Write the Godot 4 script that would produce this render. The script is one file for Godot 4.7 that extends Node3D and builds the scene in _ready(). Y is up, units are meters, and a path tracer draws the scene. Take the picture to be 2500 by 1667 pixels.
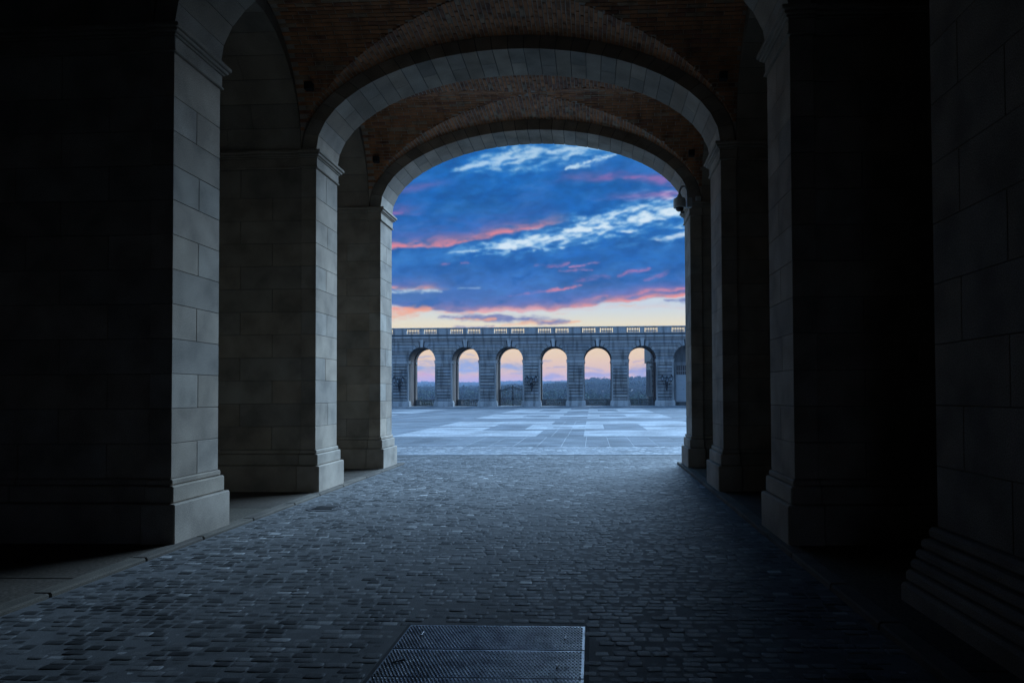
extends Node3D
# Twilight view through a vaulted stone gateway to a courtyard closed by a far arcade.
# x runs right, y up, and the passage runs away along -z; "d" below is the distance -z.

const EXPOSURE := 2.0
const CX := -1.234          # axis of the passage
const HALF := 3.36          # half its clear width between pilasters
const SPRING := 5.69        # height of the imposts
const RISE := 1.64          # rise of the arches above them
const ARC_D := 86.0         # distance of the far arcade
const PIER_D := [[7.306, 8.244], [11.21, 12.16], [14.708, 15.557]]

var rng := RandomNumberGenerator.new()
var mats := {}
var names_used := {}

# ------------------------------------------------------------------ mesh building

class MB:
	var v := PackedVector3Array()
	var n := PackedVector3Array()
	var c := PackedColorArray()
	func tri(a: Vector3, b: Vector3, d: Vector3, out: Vector3, col: Color) -> void:
		var nn := (d - a).cross(b - a)
		if nn.dot(out) < 0.0:
			var t := b
			b = d
			d = t
			nn = -nn
		nn = nn.normalized()
		v.append(a); v.append(b); v.append(d)
		n.append(nn); n.append(nn); n.append(nn)
		c.append(col); c.append(col); c.append(col)
	func quad(a: Vector3, b: Vector3, d: Vector3, e: Vector3, out: Vector3, col: Color) -> void:
		tri(a, b, d, out, col)
		tri(a, d, e, out, col)
	func stri(a: Vector3, b: Vector3, d: Vector3, na: Vector3, nb: Vector3, nd: Vector3, col: Color) -> void:
		if (d - a).cross(b - a).dot(na + nb + nd) < 0.0:
			v.append(a); v.append(d); v.append(b)
			n.append(na); n.append(nd); n.append(nb)
		else:
			v.append(a); v.append(b); v.append(d)
			n.append(na); n.append(nb); n.append(nd)
		c.append(col); c.append(col); c.append(col)
	func squad(a: Vector3, b: Vector3, d: Vector3, e: Vector3, na: Vector3, nb: Vector3, nd: Vector3, ne: Vector3, col: Color) -> void:
		stri(a, b, d, na, nb, nd, col)
		stri(a, d, e, na, nd, ne, col)
	# a box with chamfered edges, corners moved by tf
	func obox(tf: Transform3D, s: Vector3, bev: float, col: Color) -> void:
		var h := s * 0.5
		var b := minf(bev, minf(h.x, minf(h.y, h.z)) * 0.8)
		var mid := tf.origin
		if b <= 0.0:
			for ax in 3:
				for sg in [-1.0, 1.0]:
					var p: Array = []
					for k in [[-1.0, -1.0], [1.0, -1.0], [1.0, 1.0], [-1.0, 1.0]]:
						var q := Vector3()
						q[ax] = sg * h[ax]
						q[(ax + 1) % 3] = k[0] * h[(ax + 1) % 3]
						q[(ax + 2) % 3] = k[1] * h[(ax + 2) % 3]
						p.append(tf * q)
					quad(p[0], p[1], p[2], p[3], (p[0] + p[2]) * 0.5 - mid, col)
			return
		for ax in 3:
			var u := (ax + 1) % 3
			var w := (ax + 2) % 3
			for sg in [-1.0, 1.0]:
				var p: Array = []
				for k in [[-1.0, -1.0], [1.0, -1.0], [1.0, 1.0], [-1.0, 1.0]]:
					var q := Vector3()
					q[ax] = sg * h[ax]
					q[u] = k[0] * (h[u] - b)
					q[w] = k[1] * (h[w] - b)
					p.append(tf * q)
				quad(p[0], p[1], p[2], p[3], (p[0] + p[2]) * 0.5 - mid, col)
				for s2 in [-1.0, 1.0]:
					var e: Array = []
					for k in [-1.0, 1.0]:
						var q1 := Vector3()
						q1[u] = sg * h[u]; q1[w] = s2 * (h[w] - b); q1[ax] = k * (h[ax] - b)
						var q2 := Vector3()
						q2[u] = sg * (h[u] - b); q2[w] = s2 * h[w]; q2[ax] = k * (h[ax] - b)
						e.append(tf * q1); e.append(tf * q2)
					quad(e[0], e[1], e[3], e[2], (e[0] + e[3]) * 0.5 - mid, col)
		for sx in [-1.0, 1.0]:
			for sy in [-1.0, 1.0]:
				for sz in [-1.0, 1.0]:
					var g := Vector3(sx * h.x, sy * h.y, sz * h.z)
					var a := tf * (g - Vector3(0, sy * b, sz * b))
					var bb := tf * (g - Vector3(sx * b, 0, sz * b))
					var d := tf * (g - Vector3(sx * b, sy * b, 0))
					tri(a, bb, d, (a + bb + d) / 3.0 - mid, col)
	func box(x0: float, x1: float, y0: float, y1: float, d0: float, d1: float, bev: float, col: Color) -> void:
		obox(Transform3D(Basis(), Vector3((x0 + x1) * 0.5, (y0 + y1) * 0.5, -(d0 + d1) * 0.5)), Vector3(absf(x1 - x0), absf(y1 - y0), absf(d1 - d0)), bev, col)
	# a straight bar between two points
	func bar(a: Vector3, b: Vector3, r0: float, r1: float, sides: int, col: Color) -> void:
		var ax := (b - a).normalized()
		var u := ax.cross(Vector3.UP if absf(ax.y) < 0.9 else Vector3.RIGHT).normalized()
		var w := ax.cross(u)
		for k in sides:
			var t0 := TAU * k / sides
			var t1 := TAU * (k + 1) / sides
			var e0 := u * cos(t0) + w * sin(t0)
			var e1 := u * cos(t1) + w * sin(t1)
			squad(a + e0 * r0, a + e1 * r0, b + e1 * r1, b + e0 * r1, e0, e1, e1, e0, col)
			tri(a, a + e0 * r0, a + e1 * r0, -ax, col)
			tri(b, b + e0 * r1, b + e1 * r1, ax, col)
	func path(pts: Array, r: float, sides: int, col: Color) -> void:
		for k in pts.size() - 1:
			bar(pts[k], pts[k + 1], r, r, sides, col)
	# a turned shape: prof holds (radius, height) pairs, from the bottom up
	func lathe(at: Vector3, prof: Array, sides: int, col: Color) -> void:
		for k in prof.size() - 1:
			var p: Vector2 = prof[k]
			var q: Vector2 = prof[k + 1]
			var sl := Vector2(q.y - p.y, p.x - q.x).normalized()
			for j in sides:
				var t0 := TAU * j / sides
				var t1 := TAU * (j + 1) / sides
				var e0 := Vector3(cos(t0), 0, sin(t0))
				var e1 := Vector3(cos(t1), 0, sin(t1))
				var n0 := e0 * sl.x + Vector3.UP * sl.y
				var n1 := e1 * sl.x + Vector3.UP * sl.y
				squad(at + e0 * p.x + Vector3.UP * p.y, at + e1 * p.x + Vector3.UP * p.y, at + e1 * q.x + Vector3.UP * q.y, at + e0 * q.x + Vector3.UP * q.y, n0, n1, n1, n0, col)
	# an outline in x-y pushed from d0 to d1, with a chamfered near face
	func slab(poly: PackedVector2Array, d0: float, d1: float, bev: float, col: Color) -> void:
		var inner := poly
		if bev > 0.0:
			var off := Geometry2D.offset_polygon(poly, -bev)
			if off.size() and off[0].size() == poly.size():
				# pair each inner corner with the nearest outer one
				var best := 0
				for k in poly.size():
					if off[0][k].distance_squared_to(poly[0]) < off[0][best].distance_squared_to(poly[0]):
						best = k
				inner = PackedVector2Array()
				for k in poly.size():
					inner.append(off[0][(best + k) % poly.size()])
				if inner[1].distance_to(poly[1]) > bev * 4.0:
					inner = poly
		var idx := Geometry2D.triangulate_polygon(inner)
		for k in range(0, idx.size(), 3):
			tri(Vector3(inner[idx[k]].x, inner[idx[k]].y, -d0), Vector3(inner[idx[k + 1]].x, inner[idx[k + 1]].y, -d0), Vector3(inner[idx[k + 2]].x, inner[idx[k + 2]].y, -d0), Vector3(0, 0, 1), col)
		var cen := Vector2()
		for p in poly:
			cen += p / poly.size()
		var db := d0 + (bev if inner != poly else 0.0)
		var turn := 1.0 if Geometry2D.is_polygon_clockwise(poly) else -1.0
		for k in poly.size():
			var a := poly[k]
			var b := poly[(k + 1) % poly.size()]
			var ia := inner[k]
			var ib := inner[(k + 1) % poly.size()]
			var out2 := (b - a).orthogonal() * turn
			var out := Vector3(out2.x, out2.y, 0)
			if inner != poly:
				quad(Vector3(ia.x, ia.y, -d0), Vector3(ib.x, ib.y, -d0), Vector3(b.x, b.y, -db), Vector3(a.x, a.y, -db), out + Vector3(0, 0, 0.3), col)
			quad(Vector3(a.x, a.y, -db), Vector3(b.x, b.y, -db), Vector3(b.x, b.y, -d1), Vector3(a.x, a.y, -d1), out, col)
	func mesh() -> ArrayMesh:
		var arr := []
		arr.resize(Mesh.ARRAY_MAX)
		arr[Mesh.ARRAY_VERTEX] = v
		arr[Mesh.ARRAY_NORMAL] = n
		arr[Mesh.ARRAY_COLOR] = c
		var m := ArrayMesh.new()
		m.add_surface_from_arrays(Mesh.PRIMITIVE_TRIANGLES, arr)
		return m

func numbered(s: String) -> String:
	if not names_used.has(s):
		names_used[s] = 0
		return s
	names_used[s] += 1
	return "%s_%03d" % [s, names_used[s]]

func thing(called: String, label: String, category: String, group := "", at := Vector3.ZERO) -> Node3D:
	var o := Node3D.new()
	o.name = numbered(called)
	o.position = at
	add_child(o)
	tag(o, label, category, group)
	return o

func tag(o: Node, label: String, category := "", group := "", kind := "") -> void:
	if label: o.set_meta("label", label)
	if category: o.set_meta("category", category)
	if group: o.set_meta("group", group)
	if kind: o.set_meta("kind", kind)

func put(mb: MB, called: String, m: Material, parent: Node) -> MeshInstance3D:
	return put_mesh(mb.mesh(), called, m, parent)

func put_mesh(me: Mesh, called: String, m: Material, parent: Node) -> MeshInstance3D:
	var o := MeshInstance3D.new()
	o.name = numbered(called) if parent == self else called
	o.mesh = me
	o.material_override = m
	parent.add_child(o, true)
	return o

func block(parent: Node, called: String, m: Material, x0: float, x1: float, y0: float, y1: float, d0: float, d1: float, bev: float, col: Color) -> MeshInstance3D:
	var mb := MB.new()
	mb.box(x0, x1, y0, y1, d0, d1, bev, col)
	return put(mb, called, m, parent)

func multi(me: Mesh, where: Array, cols: Array, called: String, m: Material, parent: Node, kind := "stuff") -> MultiMeshInstance3D:
	var mm := MultiMesh.new()
	mm.transform_format = MultiMesh.TRANSFORM_3D
	mm.use_colors = true
	mm.mesh = me
	mm.instance_count = where.size()
	for k in where.size():
		mm.set_instance_transform(k, where[k])
		mm.set_instance_color(k, cols[k])
	var o := MultiMeshInstance3D.new()
	o.name = numbered(called) if parent == self else called
	o.multimesh = mm
	o.material_override = m
	parent.add_child(o, true)
	o.set_meta("kind", kind)
	return o

func P(x: float, y: float, d: float) -> Vector3:
	return Vector3(x, y, -d)

func tone(base: Color, spread: float, warm := 0.0) -> Color:
	var k := 1.0 + rng.randf_range(-spread, spread)
	var w := rng.randf_range(-warm, warm)
	return Color(base.r * k * (1.0 + w), base.g * k, base.b * k * (1.0 - w))

# ------------------------------------------------------------------ materials

func noise_tex(seed_: int, freq: float, octaves: int, lo: float, hi: float, size := 512, kind := FastNoiseLite.TYPE_SIMPLEX_SMOOTH, mid := -1.0) -> NoiseTexture2D:
	var f := FastNoiseLite.new()
	f.seed = seed_
	f.noise_type = kind
	f.frequency = freq
	f.fractal_type = FastNoiseLite.FRACTAL_FBM
	f.fractal_octaves = octaves
	var t := NoiseTexture2D.new()
	t.width = size
	t.height = size
	t.seamless = true
	t.noise = f
	var g := Gradient.new()
	g.offsets = PackedFloat32Array([0.15, 0.5, 0.85])
	var m := (lo + hi) * 0.5 if mid < 0.0 else mid
	g.colors = PackedColorArray([Color(lo, lo, lo), Color(m, m, m), Color(hi, hi, hi)])
	t.color_ramp = g
	return t

func stone_mat(key: String, albedo: Color, rough: float, grain: Texture2D, gscale: float, blotch: Texture2D, bscale: float, relief: float, spec := 0.5) -> StandardMaterial3D:
	var m := StandardMaterial3D.new()
	m.resource_name = key
	m.albedo_color = albedo.linear_to_srgb()
	m.vertex_color_use_as_albedo = true
	m.roughness = rough
	m.metallic_specular = spec
	if grain:
		m.albedo_texture = grain
		m.uv1_triplanar = true
		m.uv1_world_triplanar = true
		m.uv1_scale = Vector3.ONE * gscale
		if relief > 0.0:
			m.heightmap_enabled = true
			m.heightmap_texture = grain
			m.heightmap_scale = relief
	if blotch:
		m.detail_enabled = true
		m.detail_albedo = blotch
		m.detail_blend_mode = BaseMaterial3D.BLEND_MODE_MUL
		m.detail_uv_layer = BaseMaterial3D.DETAIL_UV_2
		m.uv2_triplanar = true
		m.uv2_world_triplanar = true
		m.uv2_scale = Vector3.ONE * bscale
	mats[key] = m
	return m

func plain_mat(key: String, albedo: Color, rough: float, metal := 0.0) -> StandardMaterial3D:
	var m := StandardMaterial3D.new()
	m.resource_name = key
	m.albedo_color = albedo.linear_to_srgb()
	m.roughness = rough
	m.metallic = metal
	m.vertex_color_use_as_albedo = true
	mats[key] = m
	return m

func make_materials() -> void:
	var grain := noise_tex(11, 0.09, 4, 0.70, 1.0)
	var coarse := noise_tex(12, 0.03, 5, 0.66, 1.0)
	var blotch := noise_tex(13, 0.012, 5, 0.58, 1.0, 512, FastNoiseLite.TYPE_SIMPLEX_SMOOTH, 0.93)
	var stain := noise_tex(14, 0.014, 7, 0.80, 1.0, 512, FastNoiseLite.TYPE_SIMPLEX_SMOOTH, 0.92)
	var cobble := noise_tex(15, 0.05, 3, 0.75, 1.0, 512, FastNoiseLite.TYPE_CELLULAR)
	stone_mat("granite", Color(1, 1, 1), 0.9, grain, 1.6, stain, 0.21, 0.22, 0.3)
	var streaks := noise_tex(17, 0.012, 5, 0.72, 1.0, 512, FastNoiseLite.TYPE_SIMPLEX_SMOOTH, 0.95)
	stone_mat("granite_far", Color(1, 1, 1), 0.9, grain, 0.3, streaks, 0.2, 0.0, 0.2)
	mats["granite_far"].uv2_scale = Vector3(0.22, 0.035, 0.22)
	stone_mat("sett", Color(1, 1, 1), 0.70, grain, 2.3, blotch, 0.22, 0.3, 0.3)
	var faint := noise_tex(16, 0.014, 6, 0.78, 1.0)
	stone_mat("paving", Color(1, 1, 1), 0.85, grain, 0.5, faint, 0.06, 0.2, 0.2)
	stone_mat("rough_paving", Color(1, 1, 1), 0.85, cobble, 0.35, faint, 0.06, 0.5, 0.2)
	stone_mat("brick", Color(1, 1, 1), 0.9, grain, 2.5, blotch, 0.5, 0.15)
	stone_mat("mortar", Color(1, 1, 1), 0.95, grain, 2.0, stain, 0.4, 0.2)
	stone_mat("soil", Color(1, 1, 1), 0.95, coarse, 0.004, blotch, 0.0007, 0.0)
	stone_mat("iron", Color(1, 1, 1), 0.5, grain, 4.0, null, 1.0, 0.05)
	stone_mat("steel", Color(1, 1, 1), 0.40, grain, 3.0, blotch, 0.8, 0.03, 0.8)
	mats["steel"].metallic = 0.85
	plain_mat("paint", Color(1, 1, 1), 0.5)
	var leaf := plain_mat("leaf", Color(1, 1, 1), 0.8)
	leaf.metallic_specular = 0.1
	leaf.backlight_enabled = true
	leaf.backlight = Color(0.25, 0.3, 0.12)
	plain_mat("dark_dome", Color(1, 1, 1), 0.12)
	var g := StandardMaterial3D.new()
	g.resource_name = "glass"
	g.albedo_color = Color(0.9, 0.95, 1.0, 0.18)
	g.transparency = BaseMaterial3D.TRANSPARENCY_ALPHA
	g.roughness = 0.08
	mats["glass"] = g

# ------------------------------------------------------------------ sky

var n_big := FastNoiseLite.new()
var n_mid := FastNoiseLite.new()
var n_fine := FastNoiseLite.new()
var n_patch := FastNoiseLite.new()

func c8(r: float, g: float, b: float) -> Vector3:
	return Vector3(r, g, b) / 255.0

func ramp(x: float, at: Array, col: Array) -> Vector3:
	if x <= at[0]: return col[0]
	for k in at.size() - 1:
		if x < at[k + 1]:
			var a: Vector3 = col[k]
			return a.lerp(col[k + 1], (x - at[k]) / (at[k + 1] - at[k]))
	return col[-1]

func curve(x: float, pts: Array) -> float:
	if x <= pts[0][0]: return pts[0][1]
	for k in pts.size() - 1:
		if x < pts[k + 1][0]:
			return lerpf(pts[k][1], pts[k + 1][1], (x - pts[k][0]) / (pts[k + 1][0] - pts[k][0]))
	return pts[-1][1]

# Long streaks of cloud and gaps of light low in the western sky: [red, green, blue, strength, raggedness, half width, from x, y, to x, y].
# Their coordinates lie on a plane square to the passage: u = -0.3259 + 0.2034 * x / 1000 and v = 0.3714 - 0.2034 * y / 1000 are the slopes of a direction.
const STREAKS := [
	[60,130,200,.40,.6,70,170,850,700,800],[55,130,200,.25,.6,50,560,500,1050,480],[70,120,195,.35,.8,100,1080,420,1330,320],[60,125,195,.35,.6,70,1950,800,2320,830],
	[190,218,240,.85,1.3,24,1450,200,1790,105],[170,205,238,.5,1.2,20,700,175,960,115],
	
	
	[200,215,235,.7,1.0,16,2070,720,2330,685],
	[15,92,172,.9,.9,40,640,855,880,800],[15,92,172,.9,1.0,26,1020,790,1260,770],
	[200,218,228,.95,.7,20,140,1076,530,1079],[180,205,228,.6,.8,8,640,1052,815,1050],
	
	
	
	[65,105,165,.95,.6,48,60,1130,500,1105],[60,100,168,.9,.7,45,480,1120,900,1090],
	
	[215,120,165,.7,1.0,9,500,892,570,884],[215,120,165,.7,1.0,9,650,882,730,874],[205,120,170,.6,1.1,16,1280,918,1440,884],[222,132,176,.9,.9,10,1460,912,1680,888],[218,128,172,.85,.9,7,1390,937,1640,934],[190,120,170,.4,1.2,14,1200,912,1270,898],
	[242,132,146,.95,.9,11,1260,1100,1430,1068],[238,130,150,.95,.9,11,1390,1068,1520,1043],[215,120,165,.5,1.0,7,1000,1112,1280,1094],[202,116,166,.75,1.0,12,1820,978,2010,918],[185,115,172,.5,1.0,17,1470,1012,1760,983],[195,112,166,.65,1.0,16,1990,1022,2190,953],
	[232,162,165,.8,.9,11,800,1224,1360,1211],
	[246,152,122,.9,.8,16,60,1203,450,1193],[249,166,122,.9,.8,38,60,1262,420,1206],[105,115,165,.85,.8,13,2120,1168,2400,1153],
	[252,172,112,.95,.8,13,1080,1317,1520,1308],[120,122,165,.95,.6,20,480,1273,1010,1262],[118,122,166,.95,.6,30,800,1270,1420,1302],[250,166,112,.9,.9,7,590,1279,910,1281],[252,172,120,.8,1.0,7,1150,1297,1360,1290],[250,190,142,.85,.9,9,840,1332,1210,1325],[150,142,165,.8,.8,10,590,1340,890,1329],[240,190,150,.7,.9,5,1820,1196,1970,1199],[236,190,165,.6,.9,5,1310,1239,1460,1235],
	[170,168,190,.9,.7,7,350,1548,480,1542],[168,166,190,.9,.7,9,340,1584,490,1588],[172,168,190,.9,.7,6,340,1606,490,1604],[150,160,198,.95,.5,20,300,1642,500,1642],[212,152,182,.9,.5,55,250,1720,520,1720],[230,150,165,.8,.5,9,300,1678,520,1674],
	[165,166,190,.8,.8,4,640,1536,760,1538],[158,164,200,.95,.6,42,600,1612,830,1614],[150,160,205,.9,.6,20,620,1648,820,1648],[208,155,186,.9,.5,42,590,1730,840,1728],[226,160,170,.8,.6,8,640,1688,830,1686],
	[165,164,192,.95,.7,34,900,1622,1130,1626],[172,160,185,.9,.7,12,990,1684,1130,1682],[228,165,160,.7,.6,30,900,1720,1130,1722],
	[175,160,180,.9,.8,5,1250,1590,1345,1592],[178,160,180,.9,.8,6,1330,1636,1430,1637],[172,155,180,.9,.8,5,1270,1645,1370,1645],[180,150,178,.95,.7,15,1230,1698,1400,1706],[228,160,155,.7,.6,28,1230,1740,1430,1740],
	[180,153,180,.95,.7,26,1560,1690,1760,1688],[185,160,182,.8,.8,9,1560,1640,1720,1648],[230,155,150,.8,.6,18,1540,1728,1760,1728],
	[190,160,180,.85,.8,6,1900,1600,2030,1580],[166,150,182,.95,.6,52,1880,1676,2060,1672],[236,165,155,.8,.6,12,1880,1730,2050,1728]
]

# Broken bands of bright sky between the clouds: centre line, half width along it, strength.
const GAPS := [
	[[[520, 812], [600, 800], [900, 775], [1200, 728], [1500, 655], [1800, 590], [2050, 540], [2400, 505]], [[520, 4], [620, 20], [900, 44], [1200, 62], [1500, 72], [1900, 100], [2400, 105]], 1.0],
	[[[560, 190], [800, 150], [1100, 95], [1500, 70], [1800, 60], [2000, 40]], [[560, 5], [750, 50], [1050, 88], [1400, 85], [1700, 60], [1950, 10]], 0.72],
	[[[1900, 735], [2100, 715], [2400, 680]], [[1900, 3], [2150, 22], [2400, 22]], 0.8]
]
# Lit lower rims of clouds: line, colour at the rim, colour above it, how far it fades upwards and downwards, strength.
const RIMS := [
	[[[0, 758], [400, 744], [620, 726], [900, 680], [1200, 626], [1480, 548]], [236, 134, 142], [134, 110, 180], 190.0, 16.0, [[0, 1.0], [1000, 0.95], [1250, 0.7], [1480, 0.0]]],
	[[[900, 1214], [1300, 1211], [1500, 1189], [1700, 1171], [2000, 1150], [2300, 1126], [2900, 1080]], [246, 150, 136], [140, 112, 176], 105.0, 9.0, [[900, 0.4], [1300, 0.8], [1700, 1.0], [2900, 1.0]]],
	[[[1450, 1150], [1700, 1136], [2000, 1102], [2400, 1058]], [238, 138, 146], [150, 112, 172], 50.0, 12.0, [[1450, 0.0], [1700, 0.7], [2400, 0.9]]],
	[[[0, 1046], [300, 1056], [620, 1060]], [246, 160, 136], [186, 120, 166], 70.0, 9.0, [[0, 1.0], [400, 0.9], [620, 0.0]]],
	[[[0, 506], [330, 492], [480, 470]], [190, 110, 170], [110, 108, 186], 170.0, 20.0, [[0, 0.8], [240, 0.65], [450, 0.0]]],
	[[[100, 350], [450, 290], [680, 258]], [152, 108, 178], [96, 112, 190], 70.0, 30.0, [[100, 0.5], [400, 0.5], [680, 0.0]]],
	[[[1250, 262], [1700, 246], [2300, 300]], [178, 110, 172], [110, 116, 190], 110.0, 45.0, [[1250, 0.0], [1600, 0.55], [1800, 0.75], [2300, 0.7]]],
	[[[1550, 430], [2000, 396], [2400, 392]], [184, 112, 172], [112, 114, 188], 80.0, 36.0, [[1550, 0.0], [1900, 0.45], [2150, 0.65], [2400, 0.4]]],
	[[[430, 1236], [700, 1240], [1000, 1212], [1300, 1213]], [242, 170, 152], [128, 112, 176], 60.0, 9.0, [[430, 0.0], [560, 0.9], [1000, 0.9], [1300, 0.2]]]
]

func clear_sky(el: float, az: float) -> Vector3:
	# the air between the clouds: warm at the horizon, pale above it, blue overhead
	var c := ramp(el, [0.0, 0.8, 2.0, 3.2, 4.6, 5.8, 7.0, 9.0, 14.0, 21.0, 40.0, 90.0], [
		c8(244, 160, 140), c8(246, 174, 140), c8(248, 194, 140), c8(250, 210, 150), c8(246, 220, 166), c8(238, 226, 192), c8(212, 220, 220), c8(200, 218, 232), c8(190, 220, 244), c8(165, 205, 240), c8(150, 215, 285), c8(138, 208, 290)])
	var cool := smoothstep(60.0, 170.0, absf(wrapf(az - 12.0, -180.0, 180.0)))
	return c.lerp(ramp(el, [0.0, 8.0, 25.0, 90.0], [c8(176, 176, 206), c8(172, 200, 240), c8(150, 208, 275), c8(138, 208, 290)]), cool)

func deck_color(el: float) -> Vector3:
	return ramp(el, [0.0, 6.0, 8.0, 11.0, 16.0, 22.0, 45.0, 90.0], [c8(150, 138, 172), c8(100, 112, 170), c8(66, 104, 172), c8(24, 94, 170), c8(12, 90, 166), c8(22, 104, 180), c8(92, 172, 258), c8(108, 186, 272)])

func sky_at(az: float, el: float) -> Vector3:
	var col := clear_sky(el, az)
	# a plane far overhead on which the clouds lie
	var h := 1.0 / (sin(deg_to_rad(el)) + 0.10)
	var p := Vector2(sin(deg_to_rad(az)), -cos(deg_to_rad(az))) * h * 90.0
	var q := Vector2(p.x * 0.75 + p.y * 0.2, p.y * 1.2 - p.x * 0.2)
	var w := n_big.get_noise_2d(q.x * 0.5 + 900.0, q.y * 0.5) * 60.0
	var a := n_big.get_noise_2d(q.x + w, q.y - w) + 0.55 * n_mid.get_noise_2d(q.x * 1.4, q.y * 2.0)
	var cover := smoothstep(-0.36, 0.10, a) * smoothstep(2.0, 12.0, el + 4.0 * a)
	var away := smoothstep(40.0, 130.0, absf(wrapf(az - 5.0, -180.0, 180.0)))
	var shade := deck_color(el).lerp(c8(128, 170, 226), away * 0.85 * smoothstep(18.0, 32.0, el)).lerp(c8(120, 170, 222), clampf(0.35 - 0.9 * a, 0.0, 0.75) * smoothstep(8.0, 30.0, el))
	col = col.lerp(shade, cover * 0.92)
	var rim := smoothstep(0.0, 0.22, a) * (1.0 - smoothstep(0.22, 0.5, a)) * (1.0 - smoothstep(8.0, 26.0, el))
	return col.lerp(c8(226, 134, 150), rim * 0.6 * (1.0 - smoothstep(40.0, 120.0, absf(az - 10.0))))

# the colour that looks like c at this exposure
func as_light(c: Vector3) -> Color:
	return (Color(c.x, c.y, c.z).srgb_to_linear() * (1.0 / EXPOSURE)).linear_to_srgb()

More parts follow.
